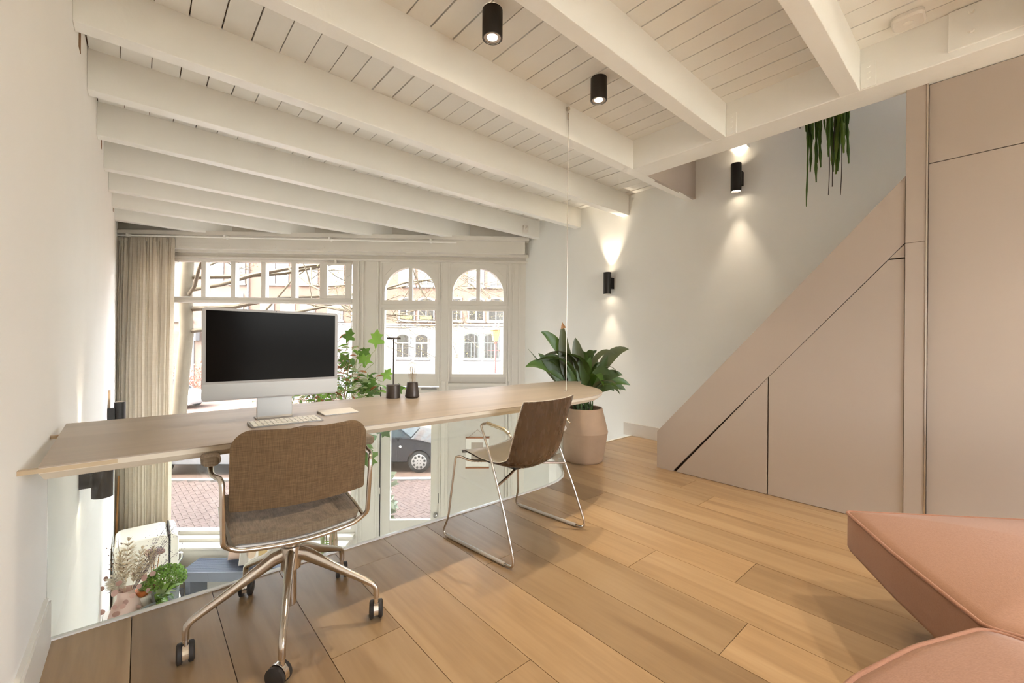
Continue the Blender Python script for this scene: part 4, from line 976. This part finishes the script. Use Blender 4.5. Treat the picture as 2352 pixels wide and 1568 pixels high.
def lance(p, d, ln, wd, m):
    d = Vector(d).normalized(); e = p + d * ln + Vector((0, 0, -.25 * ln))
    MB().blade(bez(p, p + d * ln * .55 + Vector((0, 0, .06 * ln)), e, 5), [.002, wd * .75, wd, wd * .8, wd * .4, .001], (R.uniform(-.4, .4), -.7, .7), .15).build('leaf', m, ip, smooth=80)
for (s_a, z_a, rs_, rz_, n_, cols) in ((3.10, .93, .10, .10, 34, [LG5, LG5, LG6]), (3.30, .78, .14, .12, 34, [LG5, LG4, LG2, LG6]), (3.28, .52, .22, .12, 80, [LG4, LG5, LG2, LG4, LG6]), (3.62, .42, .20, .12, 60, [LG4, LG2, LG4, LG6, LG5]), (2.72, .33, .28, .06, 50, [LG4, LG5, LG2])):
    c_ = PM[ip.name].inverted() @ fp(s_a, z_a, -.62)
    for k_ in range(n_):
        p = c_ + Vector((R.gauss(0, rs_), R.gauss(0, .10), R.gauss(0, rz_)))
        lance(p, (R.gauss(.2, 1), R.gauss(-.2, .5), R.uniform(-.1, 1.0)), R.uniform(.09, .17), R.uniform(.012, .026), R.choice(cols))
    for k_ in range(5):
        pb_ = R.choice(canes)[R.randint(8, 12)]; MB().tube(bez(pb_, (pb_ + c_) / 2 + Vector((0, 0, .1)), c_ + Vector((R.gauss(0, rs_), 0, R.gauss(0, rz_))), 8), .004, 5).build('twig', CANE, ip)
for k_ in range(210):
    sp = R.choice(canes); i = R.randint(9, 12); p = sp[i] + Vector((R.gauss(0, .09), R.gauss(0, .05), R.gauss(0, .08)))
    m_ = R.choice([LG5, LG5, LG4, LG2, LG4, LG6, LG2])
    lance(p, (R.gauss(0, 1), R.gauss(-.2, .5), R.uniform(-.2, .9)), R.uniform(.07, .15), R.uniform(.010, .020), m_)
def lobed(c_, d, up_, ln, m):
    d = Vector(d).normalized(); x = d.cross(Vector(up_)).normalized(); n_ = x.cross(d)
    out = [(0, 0), (.10, .30), (.42, .36), (.40, .50), (.20, .58), (.34, .82), (.16, .84), (0, 1.1), (-.16, .84), (-.34, .82), (-.20, .58), (-.40, .50), (-.42, .36), (-.10, .30)]
    mb = MB(); vs = [c_ + x * a * ln + d * b * ln + n_ * (-.35 * ln * (a * a) - .12 * ln * b * b) for a, b in out]; mid = c_ + d * ln * .5
    k2 = len(vs); mb.add(vs + [mid], [(i, (i + 1) % k2, k2) for i in range(k2)]); mb.build('lobed_leaf', m, ip, smooth=80)
toL = PM[ip.name].inverted()
for (u_s, z, ddx, ddz, ln, m_, oo) in [(3.36, 1.05, .25, 1, .17, LG2, -.55), (3.52, .84, .7, .7, .17, LG2, -.6), (3.55, .58, .3, -.2, .26, LG1, -.65), (3.80, .98, .05, 1, .20, LG4, -.7), (3.78, .80, -.9, .35, .18, LG4, -.7), (3.68, .42, .3, .5, .16, LG2, -.7),
                                     (3.70, .0, -.1, -1, .30, LG2, -.8), (3.66, -.16, -.2, -1, .32, LG2, -.8), (3.56, -.02, -.5, -.8, .22, LG1, -.8), (3.86, .02, .5, -.6, .18, LG1, -.8), (3.20, .30, -.6, .5, .2, LG4, -.6), (2.55, .25, -.5, .3, .2, LG5, -.6), (3.72, -.28, .15, -1, .24, LG2, -.8), (3.45, .70, -.4, .6, .2, LG2, -.6), (3.95, .40, .8, .3, .18, LG2, -.7), (3.9, .55, .4, .8, .15, LG4, -.7)]:
    w0 = fp(u_s, z, oo)
    dv = Vector((FD.x * ddx, FD.y * ddx, ddz)); upv = Vector((-FN.x, -FN.y, .3))
    rot = PM[ip.name].to_3x3().inverted()
    c_ = toL @ w0
    lobed(c_, rot @ dv, rot @ upv, ln * 1.3, m_)
    pb_ = canes[R.randint(0, 10)][11]; MB().tube(bez(pb_, (pb_ + c_) / 2 + Vector((0, 0, .08)), c_, 8), .003, 5).build('leaf_stalk', CANEG, ip)
for k_ in range(30):   # leafy shoots low on the canes
    sp = R.choice(canes); p = sp[R.randint(2, 5)]; lance(p, (R.gauss(.3, 1), R.gauss(-.2, .4), R.uniform(.1, .8)), R.uniform(.08, .16), .010, LG4)

# ================================================================ STREET
ZS = -2.56
def srect(s0, s1, o0, o1): return [tuple(fp(s, 0, o).xy) for s, o in ((s0, o0), (s1, o0), (s1, o1), (s0, o1))]
ROADM = mat('road_clinker', (.13, .077, .053), .9, var=.25, vscale=9)
struct('street', MB().prism(srect(-60, 60, .25, 60), ZS - .2, ZS - .03), ROADM, 'brick paved street in front of the house', 'street')
struct('garden_ground', MB().box(-40, 40, -60, YB - .2, ZS - .2, ZS), mat('garden', (.35, .34, .28), .9, var=.3, vscale=1), 'ground behind the house', 'ground')
pv = struct('pavement', MB().prism(srect(-9, 9, .25, 4.9), ZS - .1, ZS - .012), mat('joint_sand', (.045, .03, .022), .95), 'pavement of herringbone pink bricks before the door', 'pavement')
BRK = wood('paving_brick', (.10, .061, .049), (.117, .074, .059), (.135, .087, .07), rough=.85, rnd=.12, gs=(20, 20, 20), fine=.3)
bw = .105; cosr, sinr = math.cos(rad(42)), math.sin(rad(42))
def bpt(x, y): return (3.2 + (x * cosr - y * sinr), 2.6 + (x * sinr + y * cosr))
cells = []
for j in range(-70, 71):
    for i in range(-70, 71):
        k_ = (i - j) % 4
        if k_ == 0: r4 = (i, i + 2, j, j + 1)
        elif k_ == 3: r4 = (i, i + 1, j, j + 2)
        else: continue
        s_, o_ = bpt((r4[0] + r4[1]) / 2 * bw, (r4[2] + r4[3]) / 2 * bw)
        if .35 < o_ < 4.8 and -3.6 < s_ < 6.0: cells.append((abs(s_ - 3.35) / .75 + abs(o_ - 2.9) / 1.9, r4))
cells.sort(key=lambda c_: c_[0])
gg = .004
def bverts(r4, z0, z1):
    out = []
    for z in (z0, z1):
        for x, y in ((r4[0] * bw + gg, r4[2] * bw + gg), (r4[1] * bw - gg, r4[2] * bw + gg), (r4[1] * bw - gg, r4[3] * bw - gg), (r4[0] * bw + gg, r4[3] * bw - gg)):
            s_, o_ = bpt(x, y); out.append(fp(s_, z, o_))
    return out
BF = [(0, 3, 2, 1), (4, 5, 6, 7), (0, 1, 5, 4), (1, 2, 6, 5), (2, 3, 7, 6), (3, 0, 4, 7)]
BF = [tuple(reversed(f)) for f in BF]
rest = MB()
for n_, (d_, r4) in enumerate(cells):
    vs_ = bverts(r4, ZS - .012, ZS + R.uniform(-.002, .002))
    if n_ < 300: MB().add(vs_, BF).build('paving_brick', BRK, pv)
    else: rest.add(vs_, BF)
rest.build('paving_bricks', BRK, pv, kind='stuff')
struct('kerb', MB().prism(srect(-30, 30, 4.9, 5.05), ZS - .1, ZS + .01), mat('kerb_stone', (.3, .29, .28), .8), 'pale kerb stone between pavement and parked cars', 'kerb')

# ---------------------------------------------------------------- parked cars
TYRE = mat('tyre', (.025, .024, .023), .8); RIM = mat('wheel_rim', (.34, .32, .30), .4, .3); CGL = mat('car_glass', (.05, .06, .065), .08, spec=.8); LAMPC = mat('car_lamp', (.75, .70, .62), .15)
def car(label, s_rear, o_near, colr, L=3.85, H=1.43, zs=ZS, hub_holes=True, name='parked_car', glass=None):
    W = 1.65
    t = thing(name, label, 'car', tuple(fp(s_rear, zs - .03, o_near)), F_ROT)
    paint = mat('car_paint_%s' % label.split()[0], colr, .22, .2, var=.02, coat=.6)
    fw, rw, wr_ = L - .76, .72, .335
    def arch(xc): return [(xc + wr_ * math.cos(rad(a)), .31 + wr_ * math.sin(rad(a))) for a in range(180, -1, -20)]
    low = [(.10, .26)] + [(x, z) for x, z in arch(rw)] + [(x, z) for x, z in arch(fw)] + [(L - .10, .24), (L - .02, .34), (L, .50), (L - .05, .68), (L - .30, .80), (L - .72, .92), (L - 1.05, .97)]
    upr = [(.30, .98), (.06, .90), (.0, .60), (.03, .36)]
    pr = low + upr
    def ring(y, sx=1.0, dz=0): return [(L / 2 + (x - L / 2) * sx, y, z + dz) for x, z in pr]
    MB().loft([ring(.05, .97), ring(.0, 1), ring(W, 1), ring(W - .05, .97)][0:0] or [ring(.03, .985), ring(0, .997), ring(.0 + .02, 1.0), ring(W - .02, 1.0), ring(W, .997), ring(W - .03, .985)]).build('body', paint, t, smooth=35)
    gh = [(.16, .95), (L - 1.0, .95), (L - 1.62, H - .04), (L - 2.0, H), (.75, H), (.45, H - .06)]
    MB().loft([[(x, .05, z) for x, z in gh], [(x, .05 + (z - .95) * .0, z) for x, z in gh]][0:0] or [[(x, .04 + (z - .95) * .36, z) for x, z in gh], [(x, W - .04 - (z - .95) * .36, z) for x, z in gh]]).build('cabin', paint, t, smooth=25)
    for (xa, xb, xc, xd) in ((L - 1.12, L - 1.62, L - 2.12, L - 2.12), (L - 2.18, L - 2.18, .62, .34)):
        P = [(xa, 1.0), (xb, H - .08), (xc, H - .08), (xd, 1.0)]
        q = [(x, .030 + (z - .95) * .36, z) for x, z in P]; MB().extr(q, (0, .02, 0)).build('side_window', CGL, t)
    ws_ = [(L - 1.03, .10, .97), (L - 1.03, W - .10, .97), (L - 1.60, W - .22, H - .06), (L - 1.60, .22, H - .06)]
    MB().extr(ws_, (.03, 0, .02)).build('windscreen', CGL, t)
    MB().box(L - .22, L - .06, -.004, .16, .60, .74).build('headlight', LAMPC, t, bevel=.02)
    MB().tube([(fw - .52, .0, .74), (fw - .52, -.012, .74)], [.035, .02], 10).build('side_light', LAMPC, t)
    MB().box(fw - .62, fw - .615, -.002, .01, .34, .95).build('door_seam', TYRE, t)
    MB().box(fw - 1.25, fw - 1.08, -.012, .0, .80, .825).build('door_handle', paint, t, bevel=.004)
    for xc in (rw, fw):
        for y0, sg in ((.02, 1), (W - .02, -1)):
            wh = MB().tube([(xc, y0, .31), (xc, y0 + sg * .02, .31), (xc, y0 + sg * .17, .31)], [.285, .31, .31], 36).build('wheel', TYRE, t, smooth=40)
            if sg < 0: continue
            MB().tube([(xc, y0 + .004, .31), (xc, y0 - .010, .31), (xc, y0 - .014, .31)], [.215, .205, .19], 32).build('rim', RIM, wh, smooth=30)
            for q in range(9):
                a = q * 2 * math.pi / 9 + .2
                c0_ = Vector((xc + .155 * math.cos(a), y0 - .0135, .31 + .155 * math.sin(a)))
                MB().loft([[c0_ + Vector((.036 * math.cos(b), 0, .036 * math.sin(b))) for b in [j * math.pi / 6 for j in range(12)]][::-1], [c0_ + Vector((.030 * math.cos(b), -.003, .030 * math.sin(b))) for b in [j * math.pi / 6 for j in range(12)]][::-1]]).build('rim_hole', TYRE, wh)
            for q in range(4):
                a = q * math.pi / 2 + .7; c0_ = (xc + .055 * math.cos(a), y0 - .014, .31 + .055 * math.sin(a))
                MB().tube([c0_, (c0_[0], c0_[1] - .006, c0_[2])], .014, 8).build('wheel_nut', TYRE, wh)
    return t
car('charcoal hatchback parked outside the street door', 3.32 - 3.09, 5.50, (.035, .037, .042))
car('silver car parked outside the shop window', -4.35, 5.35, (.33, .335, .35), 4.3, 1.46)
car('white car parked across the street behind the tree trunk', -14.6, 16.4, (.4, .4, .4), 4.2, 1.55)
car('pale-blue car parked across the street near the lamp post', -.4, 18.3, (.20, .23, .26), 4.2, 1.85)
car('grey car parked across the street between two houses', -5.4, 18.3, (.15, .155, .16), 4.2, 1.80)

# ---------------------------------------------------------------- houses opposite
OH = 23.8
WHT = mat('window_white', (.20, .198, .19), .5); BLKW = mat('window_black', (.06, .065, .06), .5); PANE = mat('far_pane', (.035, .034, .03), .12, var=.35, vscale=1.2, spec=.8); STONE = mat('plaster_white', (.17, .168, .165), .8)
BR1 = brick_mat('brick_pink', (.105, .066, .046), (.088, .054, .035), (.105, .088, .075)); BR2 = brick_mat('brick_red', (.10, .055, .034), (.083, .043, .026), (.10, .08, .065))
def house(name, label, s0, s1, brick, plinth, wins, cornice=True, depth=8, ht=11.5):
    t = thing(name, label, 'house', tuple(fp((s0 + s1) / 2, ZS, OH)), F_ROT)
    hw_ = (s1 - s0) / 2; sc_ = (s0 + s1) / 2
    MB().box(-hw_, hw_, 0, depth, 0, ht).build('brick_wall', brick, t)
    if plinth:
        MB().box(-hw_, hw_, -.06, 0, 0, 2.19 - ZS).build('plinth', STONE, t)
        MB().box(-hw_, hw_, -.16, 0, 2.19 - ZS, 2.31 - ZS).box(-hw_, hw_, -.10, 0, 2.05 - ZS, 2.10 - ZS).build('string_course', WHT, t)
    MB().box(-hw_ - .02, -hw_ + .06, -.10, 0, 0, ht).build('drain_pipe', WHT, t)
    for (a, b, z0, z1, style) in wins:
        a, b = a - sc_, b - sc_; z0 -= ZS; z1 -= ZS; ym = -.06 if plinth and z1 < 2.2 - ZS else 0
        frm = BLKW if style == 'k' else WHT
        n = 8; rise = .16 if style in 'ka' else 0.0
        f = MB(); arc = [(a + (b - a) * i / n, z1 - rise + rise * math.sin(math.pi * i / n)) for i in range(n + 1)]
        o_ = .09
        outer = [(a - o_, z0 - .02), (b + o_, z0 - .02)] + [(x + o_ * (2 * i / n - 1) * -1 * -1, z + o_) for i, (x, z) in reversed(list(enumerate(arc)))]
        f.extr([(x, ym - .05, z) for x, z in outer], (0, .06, 0))
        F = f.build('window', frm, t)
        MB().extr([(x, ym - .056, z) for x, z in [(a, z0 + .06), (b, z0 + .06)] + list(reversed(arc))], (0, .01, 0)).build('pane', PANE, F)
        c_ = (a + b) / 2; zt = z0 + (z1 - z0) * .64
        MB().box(a, b, ym - .075, ym - .05, zt - .035, zt + .035).build('transom', frm, F)
        MB().box(c_ - .03, c_ + .03, ym - .075, ym - .05, z0 + .05, zt).build('sash_bar', frm, F)
        if style == 'k':
            for q in (-.5, .5): MB().box(c_ + q * (b - a) * .5 - .012, c_ + q * (b - a) * .5 + .012, ym - .07, ym - .05, z0 + .05, z1 - .1).build('sash_bar', WHT, F)
        MB().box(a - .16, b + .16, ym - .14, ym, z0 - .14, z0 - .02).build('sill', WHT, F)
    return t
h1 = house('brick_house', 'pale brick house across the street, farthest left', -24, -11.7, BR1, False,
      [(-16.6, -15.55, 4.9, 6.9, 'a'), (-14.4, -13.45, 5.05, 6.9, 'a'), (-12.9, -12.0, 5.0, 6.9, 'a'), (-16.6, -15.55, 2.4, 4.2, 'a'), (-14.3, -12.1, 2.5, 4.2, 's'), (-14.3, -12.3, -.2, 1.6, 's'), (-18.6, -17.6, 2.4, 4.2, 'a'), (-18.6, -17.6, 4.9, 6.9, 'a')])
MB().box(-16.1 - -17.85, -15.3 - -17.85, -.05, 0, 0, 1.6 - ZS).build('door', mat('far_door', (.16, .17, .17), .5), h1)
MB().box(-16.3 - -17.85, -14.95 - -17.85, -.8, 0, 1.62 - ZS, 1.80 - ZS).box(-15.25 - -17.85, -14.95 - -17.85, -.4, 0, 1.0 - ZS, 1.62 - ZS).build('door_canopy', WHT, h1)
house('brick_house', 'red brick house across the street, second from the left', -11.7, -4.6, BR2, True,
      [(-10.6, -9.95, 5.0, 6.6, 'a'), (-9.7, -9.05, 5.0, 6.6, 'a'), (-8.1, -7.05, 5.0, 6.6, 'a'), (-6.3, -5.25, 5.05, 6.6, 'a'), (-10.75, -10.0, 2.5, 3.6, 's'), (-9.4, -8.6, 2.5, 3.6, 's'), (-8.05, -7.2, 2.5, 3.6, 's'), (-6.2, -5.3, 2.5, 4.1, 's'), (-10.6, -9.6, -.1, 1.55, 'a'), (-8.9, -7.9, -.1, 1.55, 'a'), (-6.6, -5.7, -.1, 1.55, 'a')])
h3 = house('brick_house', 'brick house across the street with a white ground floor and flower boxes', -4.6, 2.2, BR2, True,
      [(-3.6, -2.8, -.1, 1.55, 'a'), (-1.43, -.62, -.1, 1.55, 'a'), (-.12, .70, -.1, 1.55, 'a'), (-3.7, -2.7, 2.55, 4.1, 'a'), (-1.26, -.28, 2.55, 4.1, 'a'), (.08, 1.08, 2.55, 4.1, 'a'), (-3.7, -2.7, 5.0, 6.6, 'a'), (-1.3, -.3, 5.0, 6.6, 'a'), (.1, 1.1, 5.0, 6.6, 'a')])
for a in (-1.26, .08): MB().box(a + .1 - -1.2, a + .9 - -1.2, -.20, -.06, 2.62 - ZS, 2.86 - ZS).build('flower_box', mat('far_flowers', (.12, .11, .04), .9, var=.8, vscale=14), h3)
house('brick_house', 'brick house across the street with black-framed ground floor windows', 2.2, 15, BR1, True,
      [(3.31, 4.22, -.1, 1.62, 'k'), (4.73, 5.64, -.1, 1.62, 'k'), (7.2, 8.1, -.1, 1.62, 'k'), (3.6, 4.6, 2.55, 4.15, 'a'), (5.0, 6.0, 2.55, 4.15, 'a'), (7.2, 8.2, 2.55, 4.1, 'a'), (3.6, 4.55, 5.0, 6.6, 'a'), (5.0, 6.0, 5.0, 6.6, 'a'), (2.45, 3.0, 2.55, 4.1, 's')])
# street lamp
sl_ = thing('street_lamp', 'old red street lamp with a yellow lantern across the street', 'street lamp', tuple(fp(5.45, ZS, 15.5)), F_ROT)
REDP = mat('lamp_post_red', (.22, .055, .05), .5)
MB().lathe([(.14, 0), (.14, .5), (.08, .6), (.065, 1.6), (.055, 3.55), (.10, 3.6), (.03, 3.65)], 14).build('post', REDP, sl_, smooth=40)
MB().lathe([(.13, 3.68), (.26, 4.25)], 6).build('lantern', mat('lantern_yellow', (.30, .23, .07), .4), sl_)
MB().lathe([(.30, 4.25), (.28, 4.31), (.14, 4.42), (.12, 4.50), (.04, 4.56), (.03, 4.66), (.001, 4.7)], 12).build('lantern_cap', REDP, sl_, smooth=30)
MB().tube([(-.4, 0, 3.2), (.4, 0, 3.2)], .02, 6).build('ladder_bar', REDP, sl_)
bo_ = MB().tube([fp(3.05, ZS, 17.6), fp(3.05, .70, 17.6)], .05, 10).build('slim_post', mat('post_dark', (.18, .17, .17), .6)); tag(bo_, 'thin dark post beside the pale blue car across the street', 'post')
# shrubs in front of the houses
def shrub(label, s_, o_, rx, rz, m, n, z0=ZS):
    t = thing('shrub', label, 'shrub', tuple(fp(s_, z0, o_)), F_ROT)
    MB().tube([(0, 0, 0), (.02, 0, rz)], [.04, .015], 6).build('stem', CANE, t); mb = MB()
    for k_ in range(n):
        u = R.uniform(-1, 1); a = R.uniform(0, 6.28); q = math.sqrt(1 - u * u); rr = R.random() ** .4
        p = Vector((q * math.cos(a) * rx * rr, q * math.sin(a) * rx * .6 * rr, rz + u * rz * .95 * rr)); d = Vector((R.gauss(0, 1), R.gauss(0, 1), R.gauss(0, 1))).normalized() * .09
        mb.blade([p - d, p, p + d], [.01, .045, .005], (R.gauss(0, 1), R.gauss(0, 1), 1), .1)
    mb.build('foliage', m, t, kind='stuff')
shrub('reddish flowering shrub beside the canopied door across the street', -12.9, 20.6, 2.2, 1.15, leafm('shrub_red', (.24, .10, .07)), 900)
shrub('yellow-green shrub below the black-framed windows across the street', 6.6, 19.5, 1.3, 1.2, leafm('shrub_yellow', (.20, .17, .07)), 600)
shrub('small silvery herb growing outside the street door', 3.62, .75, .16, .85, leafm('herb', (.25, .27, .18)), 160)
# plane tree
tr_ = thing('bare_tree', 'bare spring tree in front of the house with branches across the windows', 'tree', tuple(fp(-4.35, ZS, 7.2)), F_ROT)
BARK = mat('bark', (.115, .092, .058), .9, var=.35, vscale=6, bump=.5, bscale=14)
trunk = [(-.15, 0, 0), (-.08, 0, 1.2), (.0, .05, 2.6), (.12, .05, 3.8), (.10, 0, 5.0), (.2, 0, 6.5), (.1, 0, 8.5)]
MB().tube(trunk, [.25, .21, .19, .185, .18, .16, .09], 12).build('trunk', BARK, tr_, smooth=60)
RT = random.Random(31)
twigs = MB(); buds = MB()
def branch(p, d, ln, r, lev, mb):
    pts = [p.copy()]; rs = [r]; n = 7; dd = d.normalized(); q = p.copy()
    for i in range(n):
        dd = (dd + Vector((RT.gauss(0, .13), RT.gauss(0, .10), RT.gauss(.02, .12)))).normalized(); q = q + dd * ln / n; pts.append(q.copy()); rs.append(r * (1 - .75 * (i + 1) / n))
    mb.tube(pts, rs, 6 if lev < 2 else 4)
    if lev < 3:
        for k_ in range([5, 5, 4][lev]):
            i = RT.randint(2, n); sd_ = Vector((RT.gauss(.25, .8), RT.gauss(0, .45), RT.gauss(0, .8))); branch(pts[i], (dd * .7 + sd_).normalized(), ln * RT.uniform(.35, .6), rs[i] * .7 + .002, lev + 1, mb if lev == 0 and False else twigs)
    if lev >= 2:
        for i in range(2, n + 1):
            if RT.random() < .75:
                for _ in range(2):
                    pp_ = pts[i] + Vector((RT.gauss(0, .05), RT.gauss(0, .05), RT.gauss(0, .05))); e = Vector((RT.gauss(0, 1), RT.gauss(0, 1), RT.gauss(0, 1))).normalized() * .022
                    buds.blade([pp_ - e, pp_, pp_ + e], [.004, .014, .003], (RT.gauss(0, 1), RT.gauss(0, 1), 1), 0)
for (z, d, ln, r) in ((3.9, (1, -.1, .25), 7.5, .075), (4.6, (1, .15, .10), 9.5, .085), (5.2, (1, -.25, .12), 8.5, .08), (5.6, (1, .1, -.03), 10.0, .08), (6.2, (1, -.2, -.08), 9.0, .075), (4.9, (-1, 0, .3), 4, .07), (6.8, (.8, .3, -.05), 8, .07), (5.0, (.7, -.6, .05), 6.0, .06)):
    mbr = MB(); branch(Vector((.13, .06, z)), Vector(d), ln, r, 0, mbr); mbr.build('branch', BARK, tr_, smooth=60)
twigs.build('twigs', BARK, tr_, kind='stuff'); buds.build('buds', leafm('bud_yellow', (.22, .19, .08)), tr_, kind='stuff')
